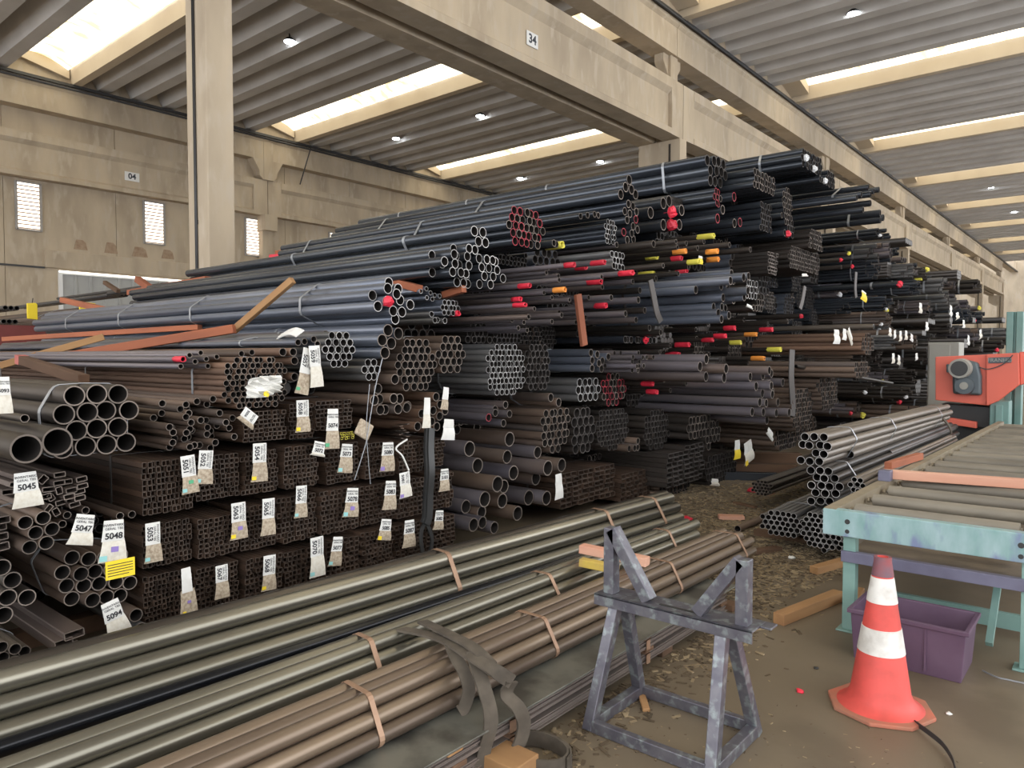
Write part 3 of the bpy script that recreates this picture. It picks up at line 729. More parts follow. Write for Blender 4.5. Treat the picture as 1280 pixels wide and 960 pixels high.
PB('single wide pipe row lying on the brown honeycomb bundle',[(690,497),(698,503)],5.5,'brown_pipe','rim_dull',straps=(.4,))
HB('brown honeycomb bundle with dull rims above the large pipes',695,534,36,66,5.2,'brown_pipe','rim_dull',p=2.0,straps=(.7,2.))
HB('dark four by four bundle of wider pipes next to the brown honeycomb',728,538,36,66,6.4,'dark_pipe','rim_dark',p=3,straps=(.4,))
HB('fine dark honeycomb bundle in the shaded middle',766,534,38,54,3.6,'dark_pipe','rim_dark',p=2.4,straps=())
LP=[(637,549,9.6),(587,561,10.2),(597,582,10),(634,571,9),(642,591,9.6),(685,585,10),(622,605,10.6),(630,608,9),(606,624,10.4),(628,626,9.6),(661,622,10),(680,627,9.4),(640,638,9.6),(586,636,9),(592,656,9),(602,640,8.5),(672,570,8),(670,598,9),(697,591,9),(600,657,8),(618,655,8),(612,642,7)]
for i,(a,b,rr) in enumerate(LP):
    X=-3.6+rl.uniform(-.1,.12); y,z=PX([(a,b)],X)[0]
    loose('large brown open pipe in the loose stack right of the square tubes',X,y,z,rad(a,b,rr*.97,X),'violet_pipe' if i%3 else 'brown_pipe','rim_dull',group='large brown pipes right of the square tubes',cap=None)
HB('small brown pipe bundle sticking out low in the shaded middle',790,553,24,34,4.3,'brown_pipe','rim_dull',straps=(),X=-3.5)
HB('dark honeycomb bundle right of the small brown one',821,537,32,48,4.0,'dark_pipe','rim_dark',straps=())
square_bundle('flat dark square tube bundle lying low in the shaded middle',700,585,768,628,-3.62,10,7,group=None)
square_bundle('dark square tube bundle in front of the yellow tags',834,556,880,604,-3.4,7,8,m='dark_pipe',rim='rim_dark',group=None)
HB('dark greenish pipe bundle above the yellow tags',872,543,60,46,5.2,'dark_pipe','rim_dull',X=-3.4,straps=(.5,))
HB('dark small-tube bundle behind the yellow tags',902,585,40,44,4.2,'dark_pipe','rim_dark',X=-3.5,straps=())
HB('low dark bundle near the floor left of the wood beams',842,612,44,22,3.6,'brown_pipe','rim_dark',X=-3.55,straps=())
square_bundle('low brown square tube bundle on the floor in the shaded middle',776,588,818,622,-3.6,8,6,group=None)
# ---- blue bundles sticking out -----------------------------------------
PB('long steel-blue pipes with staggered ends sticking out high in the pile',[(911,343),(904,349),(895,352),(911,352),(902,357),(891,361),(911,365),(920,358),(925,375),(915,372),(905,372),(926,384),(916,383),(906,383),(915,394),(902,391),(899,399),(936,345),(928,350),(924,364)],5.3,'blue_pipe','rim_dull',X=-2.9,xj=.22,straps=(.95,2.3),strap_m='strap_dark')
PB('wide violet-grey pipe bundle with two straps jutting over the floor',[(893,449),(885,459),(897,461),(886,470),(899,472),(975,467),(964,470),(955,463),(968,480),(957,482),(978,478),(976,491),(965,493),(954,492),(971,503),(960,504),(949,503),(975,515),(964,516),(953,515),(968,526),(957,526),(945,526),(944,472),(944,482),(942,515)],5.6,'violet_pipe','rim_dull',X=-2.85,xj=.10,straps=(.75,2.2),strap_m='strap_steel')
# ---- upper pile -------------------------------------------------------
PB('topmost bundle of nine wide black pipes with white straps',[(885,201),(892,202),(899,203),(888,213),(895,214),(902,215),(887,225),(894,226),(901,227),(904,207),(906,219)],6.6,'black_pipe','rim_dark',straps=(.55,2.2,3.6,5.),X=-3.6)
HB('high bundle of dark pipes with white plugged ends right of the topmost one',1015,203,24,34,4.2,'black_pipe','rim_dark',X=-3.1,straps=(.55,2.2),caps={4:'cap_white',9:'cap_white'})
HB('dark hexagonal bundle below the white plugged pipes',955,228,30,28,4.4,'black_pipe','rim_dull',X=-3.3,straps=(.9,2.))
HB('small black bundle with a white plug at the far top corner',1034,222,22,30,3.8,'black_pipe','rim_dark',X=-3.05,straps=(),caps={2:'cap_white'})
PB('three long black pipes jutting out beyond the far top corner',[(1079,235),(1086,234),(1093,239),(1098,237),(1076,243),(1088,243)],3.6,'black_pipe','rim_dark',X=-2.7,straps=(.35,))
PB('two long dark pipes jutting out below the far top corner',[(1088,254),(1080,262),(1072,247)],4.,'black_pipe','rim_dark',X=-2.7,straps=())
PB('dark strapped pair of pipes jutting farthest toward the roof beam',[(1101,266),(1104,272),(1100,275)],4.2,'black_pipe','rim_dark',X=-2.7,straps=(.4,))
PB('small group of five dark pipes under the topmost long bundle',[(786,225),(781,234),(789,237),(776,243),(795,243)],6.2,'black_pipe','rim_dull',straps=(1.8,3.4),X=-3.6,L=4.4)
PB('dark pipe cluster with red painted ends high in the pile',[(785,255),(782,264),(791,258),(795,265),(787,267),(784,275),(794,274),(791,283),(781,290),(789,292),(797,287),(784,300),(793,299)],5.0,'black_pipe','rim_red',straps=(.7,),X=-3.6,L=4.4)
PB('wide black pipes with red rags high in the pile',[(829,254),(837,252),(851,263),(812,266),(829,281),(848,281),(838,265),(838,281)],7.2,'black_pipe','rim_dull',straps=(),X=-3.6,L=5.,caps={6:'cap_red',7:'cap_red'})
HB('fine bright-rimmed bundle left of the red painted cluster',763,290,15,36,3.4,'black_pipe','rim_light',X=-3.6,straps=(1.,),L=4.4)
HB('honeycomb bundle with many red painted ends high in the pile',658,285,52,50,5.4,'black_pipe','rim_red',X=-3.6,L=3.1,straps=(1.,2.6),p=2.2)
PB('two pipe ends on top of the red-ended honeycomb',[(639,261),(651,260)],5,'black_pipe','rim_red',straps=(),X=-3.6,L=3.0)
PB('four wide dark pipe ends left of the red-ended honeycomb',[(592,289),(603,291),(597,302),(606,303)],6.6,'black_pipe','rim_light',straps=(.7,2.2),X=-3.6,L=4.2)
HB('wide bundle of black pipes with bright rims, many staggered ends',586,334,92,52,5.9,'black_pipe','rim_light',X=-3.6,p=2.2,L=4.7,straps=(.75,2.4,4.),xj=.10)
HB('small cluster with a yellow rag under the red-ended honeycomb',697,305,20,22,4.4,'black_pipe','rim_dull',X=-3.6,straps=(),caps={2:'cap_yellow'})
PB('row of four pipe ends left of the fine bright-rimmed bundle',[(727,270),(734,269),(742,268),(748,269)],4.0,'black_pipe','rim_dull',X=-3.65,straps=(),L=4.2)
HB('bright-rimmed honeycomb bundle among the coloured ends',773,326,20,28,4.2,'grey_pipe','rim_light',X=-3.5,straps=())
HB('dark cluster with a red rag right of the wide black pipes',897,247,14,24,4.2,'black_pipe','rim_red',X=-3.5,straps=())
PB('two wide black pipes with red rims under the dark hexagonal bundle',[(918,246),(928,246),(904,262),(898,273),(918,279),(924,278)],6,'black_pipe','rim_red',X=-3.5,straps=())
HB('narrow tall cluster of dark pipe ends below the hexagonal bundle',957,272,15,46,4.0,'black_pipe','rim_dark',X=-3.4,p=4,straps=())
HB('tall narrow dark cluster right of the other tall cluster',984,258,14,44,3.7,'black_pipe','rim_dull',X=-3.3,p=4,straps=())
square_bundle('dark square tube stack among the far upper bundles',960,315,972,343,-3.35,4,6,m='dark_pipe',rim='rim_dull',group=None,strap=())
HB('fine dark honeycomb of thin tubes in the far upper part',1006,326,38,34,3.0,'dark_pipe','rim_dull',X=-3.3,straps=())
HB('dark honeycomb below the far top corner',1020,303,18,30,3.4,'dark_pipe','rim_dull',X=-3.2,straps=())
HB('dark bundle with a red rag in the far upper part',985,285,18,26,4.4,'black_pipe','rim_dark',X=-3.35,straps=(),caps={1:'cap_red'})
HB('dark bundle with bright rims right of the steel-blue pipes',940,362,20,34,4.4,'dark_pipe','rim_light',X=-3.3,straps=())
HB('second dark bundle with bright rims lower right of the steel-blue pipes',948,378,18,30,4.2,'dark_pipe','rim_dull',X=-3.3,straps=())
HB('dark bundle of hollow ends with red rag low beside the violet bundle',800,425,40,20,4.6,'black_pipe','rim_dark',X=-3.7,straps=(),caps={5:'cap_red'})
rf=random.Random(5)
HIDDEN=set('''N3_2 N3_3 N5_0 N5_1 N5_3 N5_4 N6_0 N6_1 N6_5 N7_0 N8_1 N8_3 N9_2 N9_3 N10_0 N10_3 N10_6 N10_7 N11_3 N11_5 N11_7 N12_3 N12_6 N12_7 N13_3 N13_4 N14_0 N14_3 N14_6 N14_7 N14_9 N15_1 N15_2 N15_3 N15_5 N15_6 N15_9 N16_0 N16_2 N16_3 N16_10 N17_3 N17_5 N17_6 N18_1 N18_6 N18_8 N19_1 N19_3 N19_8 N19_9 N19_10 N20_1 N20_2 N20_3 N20_5 N20_9 N20_10 N21_0 N21_1 N21_2 N21_3 N21_4 N21_8 N21_9 N22_0 N22_1 N22_2 N22_8 N22_9 N23_0 N23_1 N23_2 N23_8 N23_9 N24_2 N24_4 N24_8 N25_2 F2_0 F2_9 F3_4 F3_10 F3_11 F4_0 F4_2 F4_3 F4_5 F4_6 F5_0 F5_2 F5_6 F5_8 F5_10 F6_0 F6_1 F6_2 F6_3 F6_6 F6_8 F6_10 F7_0 F7_2 F7_4 F8_0 F8_1 F8_3 F8_7 F9_0 F9_1 F9_2 F9_3 F9_4 F9_7 F10_0 F10_2 F10_3 F10_5 F10_6 F10_10 F11_0 F11_1 F11_2 F11_3 F11_4 F12_0 F12_1 F12_2 F12_3 F12_8 F13_0 F13_1 F13_2 F13_3 F13_4 F13_7 F13_8 F14_0 F14_2 F14_3 F15_0 F15_2 F15_3 F15_4 F16_3 F16_4 F16_6 F17_0 F17_3 F17_7 F17_8 T40 T90 T96 T97 T98 T102 T103'''.split())
NOWKEY=['']
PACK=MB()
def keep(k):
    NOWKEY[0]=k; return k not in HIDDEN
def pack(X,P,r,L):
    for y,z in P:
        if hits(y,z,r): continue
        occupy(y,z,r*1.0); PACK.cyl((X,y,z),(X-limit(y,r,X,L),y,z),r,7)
HB('brown honeycomb column face right of the jutting violet-grey bundle',1003,512,26,54,3.3,'brown_pipe','rim_dull',X=-2.95,L=5,straps=())
HB('dark honeycomb face under the slanting thin pipe',1034,492,26,44,3.2,'brown_pipe','rim_dull',X=-2.85,L=5,straps=())
HB('brown strapped bundle of wider pipes below the slanting thin pipe',1098,500,18,40,4.2,'brown_pipe','rim_dull',X=-2.3,L=4,straps=(.5,))
HB('brown bundle of pipes above the slanting thin pipe',1078,462,20,24,3.6,'brown_pipe','rim_dull',X=-2.4,L=4,straps=())
HB('rusty honeycomb face under the white tags of the far bundles',1085,430,16,26,3.,'rust_pipe','rim_dull',X=-2.5,L=4,straps=())
HB('low dark honeycomb near the white square tag',985,545,30,34,3.6,'brown_pipe','rim_dull',X=-3.2,L=5,straps=())
# ---- thin loose pipes with coloured ends -------------------------------
TP=[(771,306,3.8,0),(817,305,4.6,0),(716,331,3.3,'cap_red'),(732,334,3.3,'cap_red'),(754,328,3.3,'cap_red'),(765,331,3,0),(686,335,3,0),(697,334,3,0),(683,341,3,0),(698,345,3.2,0),(699,350,3.2,0),(682,352,3,0),(661,357,3.2,'cap_red'),(752,346,3.2,0),(789,341,3.4,'cap_red'),(751,352,3.4,'cap_red'),(791,352,3.4,0),(753,359,3.3,0),(705,362,3.3,'cap_orange'),(736,372,3.4,0),(756,382,3.4,'cap_red'),(724,386,3.3,0),(732,397,3.3,0),(699,391,3.4,0),(721,391,3.4,0),(661,396,3.4,0),(702,394,3.4,0),(650,374,3,'cap_red'),(656,381,3,'cap_red'),(890,295,3.4,'cap_yellow'),(845,302,3.2,0),(858,304,3.2,0),(880,302,3.2,0),(912,306,3.6,0),(847,309,3.2,0),(872,310,3.2,0),(856,314,3.2,'cap_orange'),(896,314,3.2,'cap_orange'),(938,312,3.6,0),(821,321,3.2,'cap_yellow'),(836,324,3.4,0),(851,323,3.4,'cap_red'),(873,327,3.2,'cap_yellow'),(897,324,3.2,'cap_orange'),(829,332,3.2,0),(861,334,3.4,0),(858,340,3.2,'cap_red'),(848,342,3.2,0),(816,344,3.2,'cap_yellow'),(820,348,3.6,0),(837,345,3.2,0),(680,366,3,0),(690,372,3,0),(712,375,3,0),(668,386,3,0),(640,400,3.2,0),(655,403,3.2,0),(648,410,3.2,0),(659,413,3.2,0),(690,402,3.2,0),(720,403,3.2,0),(764,372,4,0),(798,375,4.2,0),(800,363,4,0),(806,388,4,0),(780,392,4,0),(795,400,4,0),
 (1000,395,3,'cap_red'),(985,402,2.8,0),(960,405,3,0),(965,412,2.8,'cap_red'),(918,410,3,'cap_red'),(905,420,3,'cap_red'),(925,428,2.8,'cap_yellow'),(912,436,2.8,0),(890,425,2.8,'cap_red'),(860,431,3,'cap_red'),(838,432,3,0),(825,440,3,0),(848,443,3,'cap_red'),(870,412,3,0),(885,405,3,0),(930,400,3,0),(945,418,2.6,'cap_orange'),(975,437,3,'cap_yellow'),(955,448,2.8,'cap_orange'),(935,452,2.8,0),(840,402,4,0),(812,410,4,0),(826,418,4,0),(852,468,3,'cap_red'),(830,475,3,0),(815,480,3,'cap_red'),(838,488,3,0),(858,480,3,0),(820,490,3,'cap_red'),
 (1093,330,2.6,'cap_red'),(1083,322,2.6,'cap_red'),(1075,330,2.6,'cap_red'),(1050,325,2.6,'cap_red'),(1052,334,2.6,0),(1064,333,2.6,'cap_red'),(1120,312,2.8,0),(1104,308,2.8,0),(1072,312,2.6,'cap_red'),(1060,317,2.6,'cap_yellow')]
for ti,(a,b,rr,cap) in enumerate(TP):
    kp=keep('T%d'%ti)
    X=rl.choice([-3.6,-3.45,-3.3,-3.15]) if a<940 else -3.3 if a<1035 else -3.45
    if b>395 and 700<a<940: X=-3.5
    y,z=PX([(a,b)],X)[0]
    cn={'cap_red':'red','cap_orange':'orange','cap_yellow':'yellow',0:None}[cap]
    if not kp:
        continue
    o_=loose('thin loose pipe with a %s wrapped end in the mid-pile'%cn if cn else 'thin loose pipe with a bare end in the mid-pile',X,y,z,rad(a,b,rr,X),'violet_pipe' if b<415 and a<800 else 'dark_pipe','rim_dull',L=5.8,cap=cap or None,group='thin loose pipes with %s ends'%(cn or 'bare'))
    if o_ and globals().get('DBG'): o_['fk']='T%d'%ti
# long pipe resting across the far middle
c=onX(1092,408,-2.6)
loose('long pale pipe lying across the far bundles above the white tags',-2.6,c.y,c.z,.035,'tan_pipe','rim_light',L=5,check=False)
# ---- filler columns that carry the pile --------------------------------
PROF=[(.9,.8),(1.2,1.05),(1.7,1.22),(2.3,1.35),(2.9,1.55),(3.5,1.85),(4.2,2.1),(5,2.4),(6.2,2.8),(8,3.35),(9.3,3.6),(10.6,3.6),(12,3.3)]
def prof(y):
    if y<=PROF[0][0]: return PROF[0][1]
    for (a,b),(c,d) in zip(PROF,PROF[1:]):
        if y<=c: return b+(d-b)*(y-a)/(c-a)
    return PROF[-1][1]
ORD=['first','second','third','fourth','fifth','sixth','seventh','eighth','ninth','tenth','eleventh','twelfth','thirteenth','fourteenth','fifteenth','sixteenth','seventeenth','eighteenth','nineteenth','twentieth']+['%s'%('twenty-'+o) for o in ('first','second','third','fourth','fifth','sixth','seventh','eighth','ninth')]+['thirtieth']*20
SZ=[(.040,'wide'),(.030,'middling'),(.024,'narrow')]
yc=.95; ci=0
while yc<12.2:
    wd=rf.uniform(.36,.5); z=.10; li=0; yy=yc+wd/2
    top=prof(yy)
    while z<top-.12:
        h=rf.uniform(.26,.40)
        if z+h>top: h=top-z
        if h<.12: break
        r,sn=rf.choice(SZ)
        if yy>6: r*=1.15
        mt=rf.choice(['dark_pipe','brown_pipe','dark_pipe','violet_pipe']) if z<1.6 else rf.choice(['black_pipe','black_pipe','dark_pipe','blue_pipe','grey_pipe'])
        P=hexgrid(yy,z+h/2,wd/2,h/2,r,3.2)
        X=-3.95-rf.random()*.5 if yy<7 else -3.75-rf.random()*.45
        P=[p for p in P if not hits(p[0],p[1],r)]
        if len(P)>=2:
            if keep('N%d_%d'%(ci,li)): bundle('%s pipe bundle set back, %s layer up, %s column from the near end'%({'dark_pipe':'dark','brown_pipe':'brown','violet_pipe':'violet-grey','black_pipe':'black','blue_pipe':'blue-grey','grey_pipe':'grey'}[mt]+' '+sn,ORD[min(li,16)],ORD[ci] if ci<17 else 'far'),X,P,r,mt,rf.choice(['rim_dark','rim_dark','rim_dull']),L=5.6,straps=(.5,) ,group='set-back bundles in the main pile',quiet=True,nseg=10)
            else: pack(X,P,r,5.6)
        z+=h+.005; li+=1
    yc+=wd+.01; ci+=1

# dunnage under the bottom row of square tubes
for k,(xx,ya_,yb_,hh_) in enumerate(((-4.1,.98,2.72,.088),(-6.4,.98,2.72,.088),(-8.8,.98,2.72,.088),(-4.1,2.78,3.75,.064),(-6.4,2.78,3.75,.064),(-8.8,2.78,3.75,.064))):
    mb=MB(); mb.box(xx-.05,xx+.05,ya_,yb_,0,hh_); o=mb.obj('wood_bearer','wood_dark',bevel=.004); tag(o,'dark wood bearer on the floor under the bottom row of square tubes','wood bearer','bearers under the square tubes')
# ================================================================== FAR PILE beyond the steel-blue bundles
PROF2=[(12.2,3.4),(14,3.4),(16,3.2),(18,3.0),(20,2.6),(24,2.3),(30,2.2)]
def prof2(y):
    for (a,b),(c,d) in zip(PROF2,PROF2[1:]):
        if y<=c: return b+(d-b)*(y-a)/(c-a)
    return 2.2
yc=12.25; ci=0
while yc<21.5:
    wd=rf.uniform(.34,.5) if yc<17 else rf.uniform(.6,.8)
    yy=yc+wd/2; top=prof2(yy); z=.09; li=0
    while z<top-.1:
        h=min(rf.uniform(.22,.36),top-z)
        if h<.1: break
        r=rf.choice([.026,.033,.042,.05]) if yc<17 else rf.choice([.05,.065])
        P=hexgrid(yy,z+h/2,wd/2,h/2,r,3.)
        X=-3.15+max(0,yy-13)*.085+rf.uniform(-.6,.4)+(.25 if z<1.3 else 0)
        mt=rf.choice(['dark_pipe','brown_pipe','violet_pipe','dark_pipe','grey_pipe']) if z<2.0 else rf.choice(['black_pipe','dark_pipe','grey_pipe','black_pipe','violet_pipe'])
        cp={}
        if rf.random()<.35: cp={0:rf.choice(['cap_red','cap_yellow','cap_white'])}
        if keep('F%d_%d'%(ci,li)): bundle('%s pipe bundle in the far pile, %s layer up, %s column past the steel-blue pipes'%(mt.split('_')[0],ORD[min(li,16)],ORD[ci]),X,P,r,mt,rf.choice(['rim_dark','rim_dull','rim_dull']),L=4.6,straps=(.3,1.4),xj=.10,caps=cp,group='bundles in the far pile',quiet=True,nseg=8)
        else: pack(X,P,r,4.6)
        z+=h+.004; li+=1
    yc+=wd+.01; ci+=1
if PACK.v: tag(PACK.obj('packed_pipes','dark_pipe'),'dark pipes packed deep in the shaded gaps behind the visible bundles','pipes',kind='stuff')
# ================================================================== OLD STOCK behind the pile, on a red rack
rt=empty('storage_rack',(-12.6,3.3,0)); tag(rt,'low red steel rack under black pipe bundles behind the near pile','rack')
for sx in (-1.5,1.4):
    mb=MB(); mb.box(sx-.06,sx+.06,-2.0,2.6,1.52,1.66); mb.obj('beam','rack_red',rt)
    for sy in (-1.8,.3,2.4):
        mb=MB(); mb.box(sx-.05,sx+.05,sy-.05,sy+.05,0,1.52); mb.obj('post','rack_red',rt)
mb=MB(); mb.box(1.46,1.52,-2.0,2.6,1.55,1.82); mb.obj('front_panel','rack_red',rt)
def BK(label,px,py,w,h,rp,m,X=-11.05,L=4.,**k):
    P,r=hexpts(px,py,w,h,rp,X,2.4)
    c=onX(px,py,X)
    return bundle(label,X,P,r,m,'rim_dark',L,group=None,check=False,**k)
BK('black pipe bundle on the red rack, upper of two at the left edge',14,385,30,15,3.0,'black_pipe',straps=())
BK('black pipe bundle on the red rack, lower of two at the left edge',12,402,30,14,3.0,'black_pipe',straps=())
BK('flat brown pipe bundle on the red rack beside the black ones',48,405,20,10,3.2,'brown_pipe',straps=())
PBB=[(83,394),(92,391),(101,388),(76,397),(88,399),(98,397)]
bundle('row of wide brown pipes on the red rack near the yellow sleeve',-11.05,relax(PX(PBB,-11.05),.04),.04,'brown_pipe','rim_dark',4.,straps=(.8,),check=False,group=None)
BK('small bundle of black pipe ends below the metal door',147,368,30,11,2.6,'black_pipe',straps=(),L=4.5,X=-11.6)
BK('smaller bundle of black pipe ends right below the metal door',214,355,18,7,2.2,'black_pipe',straps=(.6,),L=4.5,X=-11.2)
p=onX(40,388,-11.0)
rt=empty('sleeve',p); tag(rt,'bright yellow paper sleeve hanging by the rack of black bundles','sleeve')
mb=MB(); mb.prism([(-.06,-.11),(.06,-.12),(.06,.08),(.04,.1),(-.06,.09)],-.01,.02,axis='X'); mb.obj('sheet','sticker_yellow',rt,bevel=.008)
mb=MB(); mb.cyl((.01,.0,.09),(-.02,.02,.16),.006,6); mb.obj('wire','steel_dark',rt)
p=onX(109,388,-11.0); mb=MB(); mb.prism([(-.1,-.1),(.1,-.1),(.1,.1),(-.1,.12)],-.01,.02,axis='X'); o=mb.obj('paper_tag',['sticker_yellow']); o.location=p; tag(o,'small yellow tag at the end of the wide brown pipes','tag')
# ================================================================== FOREGROUND BUNDLES (lying along the aisle)
def along(label,xe,ye,P,r,m,rim,L,straps,sm,rz=90,nseg=24,group=None,xj=.02):
    """P: list of (offset to -X, z)"""
    rt=bundle(label,0,P,r,m,rim,L,straps=straps,strap_m=sm,origin=(xe,ye,0),rz=R(rz),group=group,nseg=nseg,xj=xj,check=False)
    return rt
r=.0415
P=[]
for j,(n,o) in enumerate(((4,0),(3,.5),(2,1.0))):
    for i in range(n): P.append((2*r*(i+o)*1.01, .148+j*r*1.76))
along('bundle of wide oily steel pipes in the front, against the square tubes',-2.685,5.30,P,r,'front_pipe','rim_dull',6.6,(.33,.95,2.45),'strap_copper',rz=87.5,xj=.05)
for k,yy in enumerate((4.9,3.2,1.5)):
    mb=MB(); mb.box(-3.12,-2.58+.04*(yy-5.3),yy-.045,yy+.045,0,.1055); o=mb.obj('wood_bearer','wood_dark',bevel=.004); tag(o,'%s dark wood bearer under the wide oily pipes'%('far','middle','near')[k],'wood bearer','bearers under the wide pipes')
for k,(x,z,rr,m_) in enumerate(((-2.6145,.1365,.03,'shaded_black_pipe'),)):
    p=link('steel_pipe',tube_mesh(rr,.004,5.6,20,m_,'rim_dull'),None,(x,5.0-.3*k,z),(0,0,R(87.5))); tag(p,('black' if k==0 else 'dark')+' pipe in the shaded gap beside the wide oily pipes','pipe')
# sheet packs
for k,(z0,z1,lab) in enumerate(((.035,.078,'lower'),(.098,.141,'upper'))):
    rt=empty('sheet_pack',(-2.085,1.2,z0)); tag(rt,'%s of two strapped packs of thin steel sheets under the brown pipes'%lab,'sheet pack','sheet packs')
    n=7; th=(z1-z0)/n
    for i in range(n):
        mb=MB(); dx=random.uniform(-.006,.006); mb.box(-.445+dx,.445+dx,-2.6,2.55+random.uniform(-.02,.02),i*th,(i+.72)*th); mb.obj('sheet','sheet_edge',rt)
    for yy in (-1.6,.75,1.7):
        mb=MB(); t=.003
        for a in ((-.455,.455,z1-z0,z1-z0+t),(-.455,.455,-t,0)): mb.box(a[0],a[1],yy-.016,yy+.016,a[2],a[3])
        mb.box(.452,.455,yy-.016,yy+.016,-t,z1-z0+t); mb.box(-.455,-.452,yy-.016,yy+.016,-t,z1-z0+t)
        mb.obj('strap','strap_copper',rt)
mb=MB(); mb.box(-2.53,-1.615,-1.5,3.84,.160,.168); o=mb.obj('steel_plate','plate_top',bevel=.002); tag(o,'large dark steel plate on top of the sheet packs, carrying the brown pipes','steel plate')
def block(name,x0,x1,y0,y1,z0,z1,m,label,cat='wood block',group=None):
    mb=MB(); mb.box(0,x1-x0,-(y1-y0)/2,(y1-y0)/2,0,z1-z0); o=mb.obj(name,m,bevel=.004); o.location=(x0,(y0+y1)/2,z0); tag(o,label,cat,group); return o
for k,yy in enumerate((.4,1.66,2.9,3.7)):
    block('wood_bearer',-2.52,-1.632+.004*(k==1),yy-.035,yy+.035,.1415,.1595,'wood_tan' if k==1 else 'wood_dark','%s thin wood bearer between the top steel plate and the sheets'%ORD[k],'wood bearer','bearers under the plate')
    block('wood_bearer',-2.52,-1.638,yy-.005,yy+.065,.0785,.0975,'wood_dark','%s thin wood bearer between the two sheet packs'%ORD[k],'wood bearer','bearers between the packs')
    block('wood_bearer',-2.52,-1.65,yy+.17,yy+.27,.0,.0345,'wood_dark','wood bearer on the floor under the lower sheet pack' ,'wood bearer','floor bearers under the sheets')
block('wood_block',-1.645,-1.50,1.80,1.93,0,.075,'wood_tan','squared tan wood block on the floor beside the hanging sling')
# brown pipe bundles on the plate
r=.028; ZP=.168
P=[]
for j,(n,o) in enumerate(((5,0),(4,.5),(3,1.0))):
    for i in range(n): P.append((2*r*(i+o)*1.01,ZP+.005+r+j*r*1.74))
along('bundle of brown pipes with copper straps at the edge of the steel plate',-1.785,4.45,P,r,'front_pipe_brown','rim_dull',6.2,(.13,.95,2.04,2.95),'strap_copper',rz=89.4,group=None,xj=.07)
r=.031; P=[]
for j,(n,o) in enumerate(((4,0),(3,.5),(2,1.))):
    for i in range(n): P.append((2*r*(i+o)*1.01,ZP+.005+r+j*r*1.74))
along('bundle of slightly wider pipes lying between the brown and the wide ones',-2.105,4.42,P,r,'front_pipe','rim_dull',6.2,(.35,1.55,2.65),'strap_copper',rz=89.2,xj=.07)
for k in range(1):
    p=link('steel_pipe',tube_mesh(.027,.004,5.6,20,'brown_pipe','rim_dull'),None,(-2.43-.056*k,4.1-.15*k,ZP+.028),(0,0,R(89.2))); tag(p,'single dark brown pipe at the back edge of the steel plate','pipe')
# red and yellow wood pieces on the bundles
def batten(a,b,w,h,m,label,name='wood_batten',cat='wood batten',group=None,up=(0,0,1)):
    a=Vector(a); b=Vector(b); c=(a+b)/2; mb=MB()
    d=(b-a); L=d.length
    mb.box(-L/2,L/2,-w/2,w/2,-h/2,h/2)
    o=mb.obj(name,m,bevel=.004)
    x=d.normalized(); u=Vector(up); y=u.cross(x).normalized(); z=x.cross(y)
    o.matrix_world=Matrix((( x.x,y.x,z.x,c.x),(x.y,y.y,z.y,c.y),(x.z,y.z,z.z,c.z),(0,0,0,1)))
    tag(o,label,cat,group); return o
batten((-2.22,3.22,.395),(-1.85,3.28,.375),.06,.045,'wood_pink','pink wood piece lying across the brown pipes behind the trestle')
batten((-2.14,3.10,.362),(-1.94,3.14,.35),.05,.04,'wood_yellow','yellow painted wood piece under the pink one behind the trestle')
# sling: loops of webbing over the brown pipes
def path3(pts): return [onZ(a,b,z) for a,b,z in pts]
def smooth(P,n=6):
    P=[Vector(p) for p in P]; out=[]
    for i in range(len(P)-1):
        p0=P[max(i-1,0)]; p1=P[i]; p2=P[i+1]; p3=P[min(i+2,len(P)-1)]
        for k in range(n):
            t=k/n; out.append(.5*((2*p1)+(p2-p0)*t+(2*p0-5*p1+4*p2-p3)*t*t+(3*p1-p0-3*p2+p3)*t**3))
    out.append(P[-1]); return out
rt=empty('lifting_sling',onZ(600,800,.36)); tag(rt,'black webbing sling looped over the brown pipes and hanging off the plate','sling')
o0=rt.location.copy()
for nm,pts,w,sd in (('webbing_loop',[(497,786,.335),(530,792,.345),(562,803,.362),(592,822,.358),(618,838,.335),(640,852,.29)],.05,(.5,.85,0)),
    ('webbing_loop',[(640,852,.29),(633,868,.24),(648,885,.20),(655,905,.14),(648,932,.07),(630,955,.012)],.05,(.35,.9,0)),
    ('webbing_loop',[(528,777,.35),(560,792,.37),(590,808,.375),(615,832,.34)],.045,(.5,.85,0)),
    ('webbing_loop',[(563,806,.36),(570,822,.335),(580,840,.30),(586,862,.245),(580,884,.19),(574,890,.178)],.045,(.5,.85,0)),
    ('webbing_loop',[(590,815,.365),(602,850,.30),(612,885,.22),(613,910,.17),(606,935,.10),(600,965,.02)],.05,(.35,.9,0))):
    P=[p-o0 for p in smooth(path3(pts))]
    mb=MB(); mb.ribbon(P,w,sd,t=.009); mb.obj(nm,'sling',rt)
# coiled strap end on the floor
c=onZ(672,952,0.0); mb=MB(); P=[]
for i in range(30):
    a=i/29*2*math.pi*1.6; P.append((c.x+math.cos(a)*(.13-.02*i/29),c.y+math.sin(a)*(.09-.01*i/29),.032+.002*i/29))
mb.ribbon(P,.055,(0,0,1),t=.008); o=mb.obj('webbing_strap','sling'); tag(o,'black webbing strap end coiled on the floor below the sling','strap')
